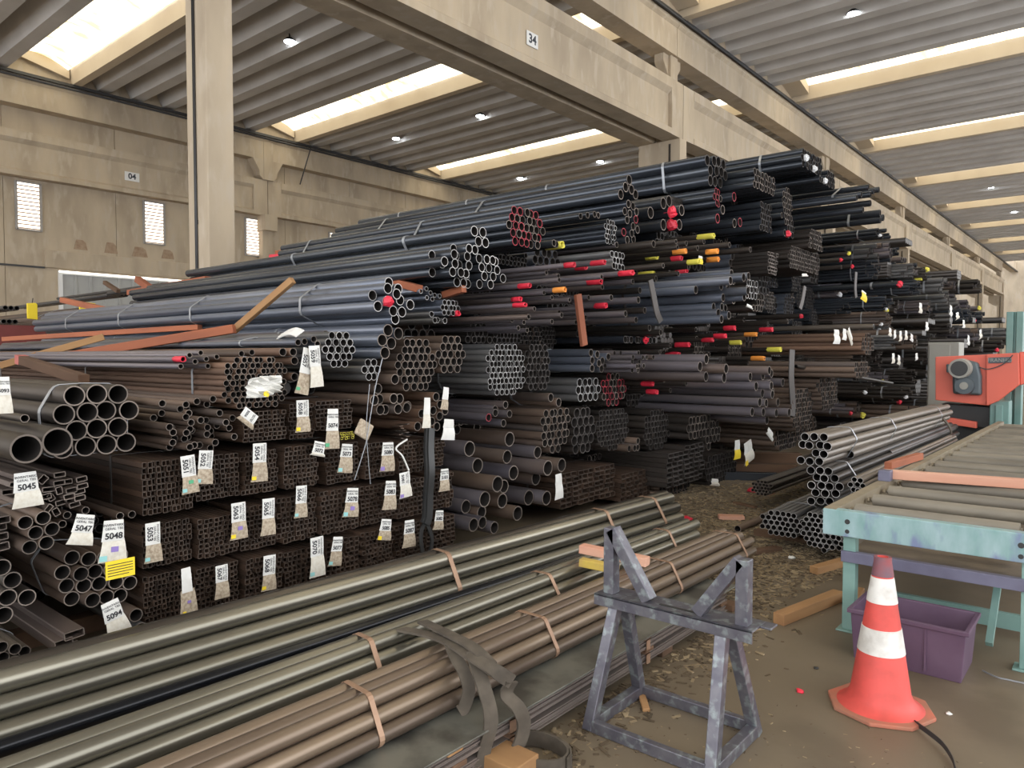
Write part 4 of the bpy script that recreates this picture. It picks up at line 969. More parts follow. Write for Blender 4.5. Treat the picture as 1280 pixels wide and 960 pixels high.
# ================================================================== TRESTLE
rt=empty('steel_trestle',(-1.295,2.48,0)); tag(rt,'scuffed grey steel pipe trestle with two V arms in the aisle','trestle')
TR='trestle_paint'; w=.042
X0,X1,Y0,Y1=-.245,.25,-.19,.19
def tb(name,a,b,w_=w,h_=w,up=(0,0,1),par=rt,m=TR):
    mb=MB(); mb.bar(a,b,w_,h_,up=up); return mb.obj(name,m,par,bevel=.003)
for sx,xb,xt in ((-1,X0,-.225),(1,X1,.215)):
    for sy,yb in ((-1,Y0),(1,Y1)): tb('leg',(xb,yb,0.0),(xt,sy*.035,.445),up=(1,0,0))
for yb in (Y0,Y1): tb('foot_rail',(X0+.02,yb,.024),(X1-.02,yb,.024),h_=.045,w_=.03)
for xb in (X0,X1): tb('cross_rail',(xb,Y0+.02,.024),(xb,Y1-.02,.024),h_=.045,w_=.04)
mb=MB(); mb.box(-.305,.335,-.07,-.062,.440,.485); mb.box(-.305,.335,-.07,.06,.477,.485); mb.box(.335,.375,.0,.06,.477,.485)
mb.obj('top_bar',TR,rt,bevel=.002)
for nm,a,b in (('post',(-.255,-.02,.485),(-.255,-.02,.745)),('post',(.285,-.02,.485),(.285,-.02,.715)),('arm',(-.25,-.02,.74),(-.085,-.02,.49)),('arm',(.275,-.02,.71),(.115,-.02,.49))):
    tb(nm,a,b,.045,.05,up=(0,1,0))
mb=MB(); mb.box(-.04,.10,-.03,-.015,.4855,.4865); mb.obj('slot','plastic_dark',rt)
# ================================================================== CONE
p=onZ(1100,884,0); rt=empty('traffic_cone',(p.x,p.y,0),R(25)); tag(rt,'worn red traffic cone with two white bands in front of the crate','traffic cone')
H=.615
def rc(z): return .118-(z-.03)/(H-.03)*.09
n=40
def lathe(prof,mi=0,nn=n):
    v=[(q*math.cos(2*math.pi*k/nn),q*math.sin(2*math.pi*k/nn),z) for q,z in prof for k in range(nn)]
    f=[(g*nn+k,g*nn+(k+1)%nn,(g+1)*nn+(k+1)%nn,(g+1)*nn+k) for g in range(len(prof)-1) for k in range(nn)]
    return v,f
def lobj(name,prof,m,par,closed=False):
    v,f=lathe(prof+([prof[0]] if closed else [])); mb=MB(); mb.add(v,f,0,True); o=mb.obj(name,m,par)
    return o
lobj('body',[(.165,.014),(.15,.022),(.132,.032),(rc(.05)+.006,.05),(rc(.07),.07),(rc(.3),.3),(rc(H-.03),H-.03),(rc(H)+.004,H-.02),(rc(H)+.003,H),(rc(H)-.008,H),(rc(H)-.012,H-.06),(.08,.05)],'cone_red',rt)
for z0,z1,nm in ((.235,.335,'lower_band'),(.435,.535,'upper_band')):
    lobj(nm,[(rc(z0)+.0005,z0),(rc(z0)+.0022,z0+.001),(rc(z1)+.0022,z1-.001),(rc(z1)+.0005,z1)],'cone_white',rt)
lobj('tip',[(rc(H-.075)+.0005,H-.075),(rc(H-.075)+.002,H-.074),(rc(H)+.0055,H-.02),(rc(H)+.0045,H+.001),(rc(H)-.007,H+.001)],'cone_tip',rt)
mb=MB(); b=.185; c=.075
oct_=[(b,-c),(b,c),(c,b),(-c,b),(-b,c),(-b,-c),(-c,-b),(c,-b)]
mb.prism([(x,y) for x,y in oct_],0,.016,axis='Z') if False else None
v=[(x,y,z) for z in (0,.016) for x,y in oct_]; mb.add(v,[tuple(range(7,-1,-1)),tuple(range(8,16))]+[(k,(k+1)%8,8+(k+1)%8,8+k) for k in range(8)])
mb.obj('base_flange','cone_dirty',rt,bevel=.004)
# ================================================================== CRATE
rt=empty('plastic_crate',(-.745,3.80,0)); tag(rt,'dark purple plastic crate under the roller conveyor','crate')
mb=MB(); W2,D2,Hc,t=.235,.155,.235,.008
tp=.93
def frus(w0,d0,w1,d1,z0,z1): return [(-w0,-d0,z0),(w0,-d0,z0),(w0,d0,z0),(-w0,d0,z0),(-w1,-d1,z1),(w1,-d1,z1),(w1,d1,z1),(-w1,d1,z1)]
o_=frus(W2*tp,D2*tp,W2,D2,0,Hc); i_=frus(W2*tp-t,D2*tp-t,W2-t,D2-t,t,Hc)
fs=[(0,3,2,1)]+[(k,(k+1)%4,4+(k+1)%4,4+k) for k in range(4)]+[(8,9,10,11)]+[(8+(k+1)%4,8+k,12+k,12+(k+1)%4) for k in range(4)]+[(4+k,4+(k+1)%4,12+(k+1)%4,12+k) for k in range(4)]
mb.add(o_+i_,fs); mb.obj('body','crate',rt,bevel=.003)
mb=MB()
for s in (-1,1):
    mb.box(-W2-.012,W2+.012,s*D2-.01*(s<0)-.002,s*D2+.01*(s>0)+.002,Hc-.02,Hc); mb.box(s*W2-.01*(s<0)-.002,s*W2+.01*(s>0)+.002,-D2,D2,Hc-.02,Hc)
mb.obj('rim','crate',rt,bevel=.003)
for k in (-.08,.08):
    mb=MB(); mb.box(k-.004,k+.004,-D2-.003,-D2+.02,.02,Hc-.02); mb.obj('rib','crate',rt)
# ================================================================== ROLLER CONVEYOR
CX0,CX1,CY0,CY1=-1.20,-.32,3.95,10.55
rt=empty('roller_conveyor',(0,0,0)); tag(rt,'long roller conveyor with scuffed teal frame leading to the coral saw','conveyor')
mb=MB(); mb.box(CX0,CX1+.07,CY0-.012,CY0,.50,.632); mb.box(CX0,CX1+.07,CY0,CY0+.05,.624,.632); mb.box(CX0,CX1+.07,CY0,CY0+.04,.50,.508)
fb=mb.obj('end_beam','teal_paint',rt,bevel=.003)
for x in (CX0+.12,CX1-.03):
    mb=MB(); mb.cyl((x,CY0-.0135,.578),(x,CY0-.011,.578),.013,14); mb.cyl((x,CY0-.0135,.528),(x,CY0-.011,.528),.011,14); mb.obj('bolt_hole','plastic_dark',fb)
for x in (CX0,CX1+.0):
    mb=MB(); mb.box(x,x+.06,CY0+.0,CY1,.625,.634); mb.box(x,x+.01,CY0,CY1,.50,.625); mb.box(x+.05,x+.06,CY0+.05,CY1,.585,.625); mb.obj('side_rail','rail_wood',rt)
y=CY0+.2; k=0
while y<CY1-.1:
    mb=MB(); mb.cyl((-.36,0,0),(.36,0,0),.036,24); mb.cyl((-.372,0,0),(.372,0,0),.014,12)
    o=mb.obj('roller','roller',rt); o.location=(-.735,y,.602)
    mb=MB()
    for s in (-.02,.02): mb.cyl((-.39,s,0),(-.375,s,0),.012,8)
    mb.obj('chain_link','rail_wood',o)
    y+=.352; k+=1
for yy in (CY0+.06,CY0+2.3,CY0+4.6,CY0+6.6):
    for x in (CX0+.12,CX1-.0):
        mb=MB(); mb.box(x-.03,x+.03,yy-.03,yy+.03,0.01,.50); mb.box(x-.055,x+.055,yy-.05,yy+.05,0,.01); mb.obj('leg','teal_plain',rt,bevel=.003)
mb=MB(); mb.box(CX0+.085,CX1+.05,CY0+.01,CY0+.018,.365,.42); mb.box(CX0+.085,CX1+.05,CY0+.018,CY0+.05,.412,.42); mb.obj('cross_bar','violet_paint',rt,bevel=.002)
mb=MB(); mb.box(CX0+.1,CX1,CY0+.05,CY0+2.2,.40,.406); mb.box(CX0+.1,CX0+.106,CY0+.05,CY0+2.2,.406,.44); mb.obj('drip_tray','tray',rt)
mb=MB(); mb.box(CX0+.1,CX1-.03,CY0+.55,CY0+.58,.26,.36); mb.obj('cross_bar','teal_plain',rt)
mb=MB(); mb.box(CX0+.12,CX1-.03,CY0+.50,CY0+.53,.03,.11); mb.obj('cross_bar','teal_plain',rt)
mb=MB(); mb.bar((CX1-.16,CY0+.15,.05),(CX1-.16,CY0+.52,.36),.03,.03); mb.obj('brace','teal_plain',rt)
# timber on the conveyor
batten(onZ(1103,592,.668),onZ(1300,606,.668),.07,.055,'wood_pink','pink timber lying across the rollers of the conveyor')
batten(onZ(1110,582,.665),onZ(1150,570,.665),.05,.05,'wood_red','short orange timber end on the side rail beside the pink timber')
block('paint_box',-1.20,-1.13,5.02,5.10,.634,.70,'violet_paint','small violet metal box on the side rail of the conveyor','box')
# ================================================================== BUNDLES BETWEEN CONVEYOR AND PILE
RC=[]
def rclear(P,rr):
    Q=[p for p in P if all((p[0]-a)**2+(p[1]-b)**2>=((rr+c)*.995)**2 for a,b,c in RC)]
    RC.extend((p[0],p[1],rr) for p in Q); return Q
def RB(label,pts,rp,Y,m,rim,L,straps,rz=-90,s6=(1000,490,6.4),sm='strap_steel',caps={},xj=.03,tilt=0,group=None):
    W=[onY(s6[0]+a/s6[2],s6[1]+b/s6[2],Y) for a,b in pts]
    rr=rp*depth(W[0])/F
    P=rclear(relax([(w.x,w.z) for w in W],rr),rr)
    xm=sum(p[0] for p in P)/len(P); zm=min(p[1] for p in P)-rr
    rt=bundle(label,0,[(p[0]-xm,p[1]-zm) for p in P],rr,m,rim,L,straps=straps,strap_m=sm,origin=(xm,Y,zm),rz=R(rz),check=False,nseg=18,caps=caps,xj=xj,group=group)
    if tilt: rt.rotation_euler=(0,R(tilt),R(rz))
    return rt
RB('strapped bundle of wide tan pipes stacked topmost beside the conveyor',[(42,358),(115,358),(190,362),(10,422),(80,425),(152,428),(228,432),(120,490),(192,497),(85,552),(158,555),(8,545)],5.3,5.45,'tan_pipe','rim_light',4.2,(.55,1.7,3.6),tilt=0,rz=-91)
RB('dark wide pipes with pale rims under the tan bundle beside the conveyor',[(95,625),(165,628),(235,632),(125,688),(198,692),(268,697),(100,745),(170,748),(243,752),(315,758),(115,812),(208,810),(278,815),(100,860),(175,868),(240,870)],5.2,5.42,'dark_pipe','rim_light',4.6,(.35,),rz=-90)
p=onY(1062,568,6.0); o=link('steel_pipe',tube_mesh(.034,.004,3.6,20,'tan_pipe','rim_light'),None,p,(0,0,R(-90))); tag(o,'single tan pipe leaning out beside the topmost tan bundle','pipe')
p=onY(1110,567,7.0); o=link('steel_pipe',tube_mesh(.034,.004,3.2,20,'dark_pipe','rim_dark'),None,p,(0,0,R(-90))); tag(o,'single dark pipe end behind the tan one beside the conveyor','pipe')
RB('small group of narrow pale-rimmed pipes against the conveyor rail',[(425,705),(480,710),(400,745),(455,748),(495,752),(425,782),(470,785)],3.5,5.3,'tan_pipe','rim_light',3.5,())
def hx(px,py,w,h,rp,Y):
    c=onY(px,py,Y); d=depth(c)/F; P=hexgrid(c.x,c.z,w*d*.62,h*d*.5,rp*d,2.2); return P,rp*d
for lab,px,py,w,h,rp,Y in (('honeycomb bundle of narrow pipes on the floor left of the conveyor corner',978,655,48,40,3.5,5.35),('taller honeycomb bundle of narrow pipes behind the conveyor corner',1030,664,50,54,3.5,5.25)):
    P,rr=hx(px,py,w,h,rp,Y); P=rclear([p for p in P if p[1]>rr+.045],rr); zmin=min(p[1] for p in P)-rr
    xm=sum(p[0] for p in P)/len(P)
    bundle(lab,0,[(p[0]-xm,p[1]-zmin) for p in P],rr,'grey_pipe','rim_light',4.6,straps=(.4,1.5),origin=(xm,Y,max(.045,zmin)),rz=R(-90),check=False,nseg=14,group=None)
P,rr=hx(952,610,22,24,2.2,6.6); xm=sum(p[0] for p in P)/len(P); zmin=min(p[1] for p in P)-rr
bundle('thin dark tube bundle behind the pale-rimmed pipes',0,[(p[0]-xm,p[1]-zmin) for p in P],rr,'dark_pipe','rim_dull',3.,straps=(),origin=(xm,6.6,zmin),rz=R(-90),check=False,nseg=8,group=None)
for k,yy in enumerate((5.7,7.2,8.7)):
    block('wood_bearer',-2.25,-1.25,yy-.045,yy+.045,0,.044,'wood_dark','%s wood bearer under the honeycomb bundles'%ORD[k],'wood bearer','bearers under the honeycomb bundles')
a=onZ(922,661,.03); b=onZ(1012,623,.03); d=(b-a).normalized()
o=link('steel_pipe',tube_mesh(.028,.004,(b-a).length+1.2,18,'brown_pipe','rim_dull'),None,(a.x,a.y,.03),(0,0,math.atan2(-d.y,-d.x))); tag(o,'long brown pipe lying on the chip-covered floor toward the honeycomb bundles','pipe')
# sling on the tan bundle
rt=empty('lifting_sling',onY(1180,520,9.2)); tag(rt,'dark sling hanging round the far end of the topmost tan bundle','sling')
mb=MB(); P=[onY(a,b,9.25)-rt.location for a,b in ((1128,517),(1150,512),(1170,517),(1183,528),(1189,540),(1184,550),(1176,553))]
mb.ribbon(smooth(P),.06,(0,1,.15),t=.012); mb.obj('webbing_loop','sling',rt)
# ================================================================== SAW MACHINE, CABINET
YM=11.0
def mp(px,py,y=YM): v=onY(px,py,y); return v.x,v.z
rt=empty('band_saw',(0,YM,0)); tag(rt,'coral red band saw with teal column at the end of the conveyor','saw')
def mprism(name,poly,y0,y1,m,par,bev=.01):
    mb=MB(); mb.prism([mp(*q) for q in poly],y0,y1); return mb.obj(name,m,par,bevel=bev)
hs=mprism('housing',[(1174,446),(1240,443),(1240,506),(1174,499)],-.25,.35,'coral',rt)
dr=mprism('guard_door',[(1237,443),(1277,441),(1278,480),(1252,500),(1240,505),(1237,505)],-.30,-.245,'coral',rt)
mprism('housing_right',[(1277,440),(1310,438),(1310,470),(1278,481)],-.25,.35,'coral',rt)
mprism('nameplate',[(1240,447),(1268,446),(1268,453),(1240,454)],-.315,-.298,'motor',dr,.004)
x,z=mp(1254,450.2); text('lettering','FRANHO',.062,'cabinet_grey',dr,mw=Matrix.Translation((x,-.317,z))@Matrix.Rotation(R(90),4,'X'))
mo=mprism('motor_body',[(1196,455),(1212,449),(1228,453),(1232,470),(1232,493),(1197,491)],-.36,-.25,'motor',rt,.03)
def disc(name,px,py,rp,y0,y1,m,par,r2=None):
    x,z=mp(px,py); s=depth((x,YM,z))/F; mb=MB(); mb.cyl((x,y0,z),(x,y1,z),rp*s,28,r2=(r2 or rp)*s); return mb.obj(name,m,par)
disc('cowl',1208,460,11.5,-.52,-.34,'cabinet_grey',mo,12); disc('fan_grille',1208,460,9,-.528,-.50,'plastic_dark',mo)
disc('pulley_cover',1212,481,10,-.42,-.34,'motor',mo,11); disc('hub',1212,481,4.5,-.44,-.40,'cabinet_grey',mo)
mprism('terminal_box',[(1189,455),(1196,455),(1196,465),(1189,465)],-.33,-.25,'motor',rt,.006)
mprism('bed',[(1178,504),(1240,508),(1240,535),(1178,530)],-.1,.5,'plastic_dark',rt)
mprism('lower_guard',[(1184,520),(1224,526),(1224,534),(1184,528)],-.22,-.12,'coral',rt)
mb=MB(); x0,z0=mp(1240,505); x1,_=mp(1264,505); mb.box(x0,x1,-.2,.1,0,z0+.05); mb.box(x0+.06,x1-.06,-.23,-.2,.2,z0); mb.obj('stand','teal_machine',rt,bevel=.01)
mb=MB(); x0,zt_=mp(1253,388); x1,_=mp(1275,388); xm=(x0+x1)/2; mb.box(x0,xm-.015,.4,.62,.0,zt_); mb.box(xm+.015,x1,.4,.62,0,zt_); mb.box(xm-.02,xm+.02,.45,.6,0,zt_); mb.obj('guide_column','teal_machine',rt,bevel=.008)
mb=MB(); a=onZ(1174,540,0); 
x0,_=mp(1178,530); x1,_=mp(1240,530); mb.box(x0+.05,x1,-.05,.45,0,mp(1200,530)[1]); mb.obj('pedestal','plastic_dark',rt)
mb=MB(); P=[(mp(1228,458)[0],-.34,mp(1228,458)[1]),(mp(1240,461)[0],-.33,mp(1240,461)[1]),(mp(1258,455)[0],-.33,mp(1258,455)[1]),(mp(1270,444)[0],-.33,mp(1270,444)[1])]
mb.ribbon(smooth(P),.012,(0,1,0),t=.012); mb.obj('cable','plastic_dark',rt)
p=onY(1160,428,13.2); q=onY(1199,428,13.2); rt=empty('cabinet',((p.x+q.x)/2,13.4,0)); tag(rt,'plain grey metal cabinet standing behind the coral saw','cabinet')
hw=(q.x-p.x)/2; mb=MB(); mb.box(-hw,hw,-.2,.25,0,p.z); mb.obj('body','cabinet_grey',rt,bevel=.01)
mb=MB(); mb.box(-hw+.02,hw*.45,-.215,-.2,.1,p.z-.03); mb.obj('door','cabinet_grey',rt,bevel=.006)
mb=MB(); mb.box(hw*.33,hw*.37,-.24,-.215,.9,1.05); mb.obj('handle','steel_dark',rt)
# ================================================================== WOOD ON THE PILE
V=Vector
def pY(px,py,y): return onY(px,py,y)
batten(pY(68,448,1.88),pY(293,411,2.62),.05,.06,'wood_red','long red-brown wood batten lying over the blue-grey pipes')
batten(pY(291,414,2.66),pY(366,350,2.84),.045,.045,'wood_tan','tan wood batten leaning up over the strapped blue-grey bundle')
batten(pY(5,424,2.45),pY(250,409,3.0),.05,.045,'wood_red','red-brown batten behind the long one at the left')
batten(pY(0,457,1.7),pY(130,421,2.3),.05,.05,'wood_tan','orange-brown batten at the left edge crossing the pipes')
bt=batten(pY(25,449,1.72),pY(105,475,1.62),.06,.06,'wood_brown','dark batten with a pink painted end above the wide pipes')
mb=MB(); L_=(pY(25,449,1.72)-pY(105,475,1.62)).length/2; mb.box(-L_-.002,-L_+.10,-.031,.031,-.031,.031); mb.obj('painted_end','wood_redend',bt)
batten(pY(162,366,3.75),pY(260,349,3.8),.07,.06,'wood_red','red-brown batten at the foot of the concrete column')
batten(pY(78,375,3.2),pY(140,389,3.2),.06,.06,'wood_red','short reddish batten below the metal door')
batten(pY(172,349,3.9),pY(190,362,3.9),.07,.07,'wood_red','stubby reddish batten upright below the door edge')
batten(pY(131,353,4.0),pY(148,364,4.0),.05,.05,'wood_dark','stubby dark batten below the middle of the door')
batten(pY(449,340,3.62),pY(524,361,3.5),.06,.05,'wood_red','reddish batten wedged under the wide bright-rimmed bundle')
batten(pY(346,317,5.0),pY(412,308,5.2),.07,.06,'wood_red','red-brown batten on top of the pile right of the column')
batten(pY(372,311,4.9),pY(404,306,5.0),.07,.06,'wood_tan','short tan batten on top of the pile right of the column')
batten(pY(340,323,4.75),pY(354,322,4.75),.08,.08,'cap_red','small red painted wood block on the pile right of the column')
a=onX(722,368,-3.42); b=onX(730,432,-3.42); batten(a,b,.075,.03,'wood_red','upright orange-brown plank standing in front of the violet pipes',up=(1,0,0))
batten(pY(555,369,3.75),pY(580,361,3.75),.05,.05,'wood_red','short reddish batten above the red rag cluster')
# ================================================================== FLOOR PIECES
def fw(a,b,w,h,m,lab,**k): 
    p=onZ(*a,h/2); q=onZ(*b,h/2); return batten(p,q,w,h,m,lab,**k)
fw((973,774),(1048,744),.065,.06,'wood_tan','tan timber lying on the floor left of the conveyor leg')
fw((1017,713),(1062,700),.06,.05,'wood_tan','tan timber end poking out under the conveyor')
fw((898,646),(930,647),.09,.035,'wood_pink','short pink wood offcut on the chip-covered floor')
fw((941,690),(974,685),.07,.03,'wood_dark','dark wood offcut in front of the honeycomb bundle')
fw((905,571),(1000,572),.16,.13,'wood_dark','wide brown timber on the floor at the foot of the pile')
fw((908,584),(995,586),.13,.11,'wood_dark','second brown timber in front of the wide one at the foot of the pile')
fw((890,594),(972,596),.09,.09,'black_pipe','black steel bar on the floor before the brown timbers',name='steel_bar',cat='steel bar')
fw((918,628),(945,634),.05,.02,'wood_dark','curved dark bark strip on the chip-covered floor')
fw((800,862),(808,888),.03,.015,'wood_tan','thin splinter of wood standing inside the trestle base')
fw((1075,738),(1062,760),.05,.04,'wood_tan','slanting wood strip beside the conveyor leg')
def rag(px,py,s,m,lab):
    c=onZ(px,py,.0); mb=MB(); n=9; v=[]; rr=random.Random(px)
    for z,k in ((0,1),(.012,1.05),(.02,.55)):
        for i in range(n):
            a=2*math.pi*i/n; q=s*k*rr.uniform(.6,1.2); v.append((q*math.cos(a),q*math.sin(a),z*(1+rr.uniform(0,1.2))*(s/.05)))
    f=[tuple(range(n-1,-1,-1)),tuple(range(2*n,3*n))]+[(g*n+i,g*n+(i+1)%n,(g+1)*n+(i+1)%n,(g+1)*n+i) for g in (0,1) for i in range(n)]
    mb.add(v,f,0,True); o=mb.obj('plastic_scrap',m,sharp=False); o.location=(c.x,c.y,0.001); tag(o,lab,'scrap')
rag(859,650,.045,'cap_red','crumpled red plastic scrap on the floor right of the wide pipe ends')
rag(940,615,.06,'cap_red','red plastic scrap on the chips near the timbers')
rag(960,618,.06,'wood_pink','pinkish scrap beside the red one near the timbers')
rag(1000,865,.016,'cap_red','tiny red scrap on the floor left of the cone')
rag(989,698,.025,'paper','small white scrap on the floor below the honeycomb bundle')
rag(1186,893,.012,'paper','tiny pale pebble on the floor right of the cone')
rag(1020,836,.012,'steel_dark','tiny dark pebble on the floor left of the cone')
mb=MB(); P=[onZ(a,b,z) for a,b,z in ((1143,903,.012),(1160,915,.02),(1178,930,.02),(1190,948,.015),(1194,962,.012))]
mb.ribbon(smooth(P),.02,(0,0,1),t=.002); o=mb.obj('steel_strip','steel_dark'); tag(o,'curved dark strapping strip on the floor near the cone','strip')
mb=MB(); P=[onZ(a,b,.006) for a,b in ((1228,838),(1245,846),(1262,850),(1290,856))]
mb.ribbon(smooth(P),.006,(0,0,1),t=.003); o=mb.obj('wire_offcut','strap_steel'); tag(o,'thin pale wire on the floor right of the crate','wire')
# chips and swarf
rc_=random.Random(3); mb=MB()
def chip(x,y,s,mi):
    a=rc_.uniform(0,3.14); c_,s_=math.cos(a),math.sin(a); l=s*rc_.uniform(.6,1.6); w_=s*rc_.uniform(.25,.5); h=s*rc_.uniform(.12,.35); t=rc_.uniform(-.3,.3)*s
    v=[]
    for z in (0,h):
        for i,j in ((-1,-1),(1,-1),(1,1),(-1,1)): v.append((x+c_*i*l-s_*j*w_,y+s_*i*l+c_*j*w_,z+(t*.5 if i>0 else 0)+abs(t)*.3))
    mb.add(v,[(3,2,1,0),(4,5,6,7),(0,1,5,4),(1,2,6,5),(2,3,7,6),(3,0,4,7)],mi)
N=0
while N<9500:
    px=rc_.uniform(800,1060); py=rc_.uniform(585,760)
    p=onZ(px,py,0)
    lim=-1.34-.12*max(0,5.5-p.y)
    if not (-3.9<p.x<lim and 4.0<p.y<10): continue
    if py>700 and rc_.random()<(py-700)/60: continue
    chip(p.x,p.y,rc_.uniform(.006,.019),rc_.choice([0,0,1])); N+=1
for _ in range(1300):
    y=rc_.uniform(.5,4.2); x=-1.64+abs(rc_.gauss(0,.14)); chip(x,y,rc_.uniform(.005,.018),rc_.choice([0,1,1]))
for _ in range(350):
    p=onZ(rc_.uniform(680,1280),rc_.uniform(760,960),0)
    if p.x>-1.3 and p.y>3.0: continue
    chip(p.x,p.y,rc_.uniform(.003,.007),rc_.choice([0,1]))
o=mb.obj('wood_chips',['chips','chips_dark'],sharp=False); tag(o,'brown wood chips and swarf strewn over the floor by the pile','debris',kind='stuff')
# ================================================================== INVENTORY TAGS
def ptag(px,py,w,h,num,place,X=-3.55,rot=0.,vert=False,slip='slip',sticker=None,split=.52,slipw=1.12,head=True):
    """px,py centre; w,h pixel size; upper sheet with number, lower old slip"""
    c=onX(px,py,X)
    ya=onX(px-w/2,py,X).y; yb=onX(px+w/2,py,X).y; W_=yb-ya
    H_=onX(px,py-h/2,X).z-onX(px,py+h/2,X).z
    rt=empty('inventory_tag',c); rt.rotation_euler=(R(rot),0,0)
    tag(rt,place,'tag','inventory tags on the pile')
    zs=H_/2-H_*split
    def sheet(y0,y1,z0,z1,x,m,name,par,cut=.0,bend=.02,top=1.):
        n=6; v=[]; mb=MB()
        for t in (0,.0016):
            for j in range(n+1):
                u=j/n; z=z0+(z1-z0)*u; xx=x+t+bend*W_*math.sin(u*math.pi)
                k=1-(1-top)*u
                ym=(y0+y1)/2; v += [(xx,ym+(y0-ym)*k,z),(xx,ym+(y1-ym)*k,z)]
        m2=2*(n+1); f=[]
        for j in range(n):
            f.append((2*j,2*j+1,2*j+3,2*j+2)); f.append((m2+2*j,m2+2*j+2,m2+2*j+3,m2+2*j+1))
            f.append((2*j,2*j+2,m2+2*j+2,m2+2*j)); f.append((2*j+1,m2+2*j+1,m2+2*j+3,2*j+3))
        f.append((0,m2,m2+1,1)); f.append((2*n,2*n+1,m2+2*n+1,m2+2*n))
        mb.add(v,f,0,True); return mb.obj(name,m,par)
    up=sheet(-W_*.44,W_*.40,zs,H_/2,.004,'paper','paper_sheet',rt,top=.86 if not vert else 1.)
    sl=sheet(-W_*.5*slipw*.92,W_*.5*slipw,-H_/2,zs+H_*.05,0,slip,'old_slip',rt,bend=.06,top=.74)
    hh=H_*split
    if num:
        xo=.0065+.02*W_
        zc=zs+hh*.5
        if vert:
            MW=Matrix.Translation((xo,0,zc))@FACEX@Matrix.Rotation(R(-90),4,'Z')
            s=min(hh*.36,W_*.42)
            text('printed_number',num,s,'ink',up,mw=MW@Matrix.Translation((0,-W_*.20,0)),bold=.025)
            text('printed_heading','INVENTARIO\nGERAL TBS',s*.42,'ink',up,mw=MW@Matrix.Translation((0,W_*.17,0)))
        else:
            s=min(hh*.42,W_*.33)
            MW=Matrix.Translation((xo,0,zs))@FACEX
            text('printed_number',num,s,'ink',up,mw=MW@Matrix.Translation((0,hh*.24,0)),bold=.025)
            if head: text('printed_heading','INVENTARIO\nGERAL TBS',s*.42,'ink',up,mw=MW@Matrix.Translation((0,hh*.68,0)))
    if sticker:
        for k,st in enumerate(sticker if isinstance(sticker,list) else [sticker]):
            a=W_*.16; yc_=(-W_*.36 if k==0 else W_*.05); zc_=-H_/2+(H_*.1 if k==0 else H_*.3)
            mb=MB(); mb.box(.003+.06*W_,.0045+.06*W_,yc_-a*.8,yc_+a*.9,zc_-a*.6,zc_+a*.7); mb.obj('sticker',st,sl)
    return rt
Y_='sticker_yellow'; G_='sticker_green'; T_='sticker_teal'; U_='sticker_violet'
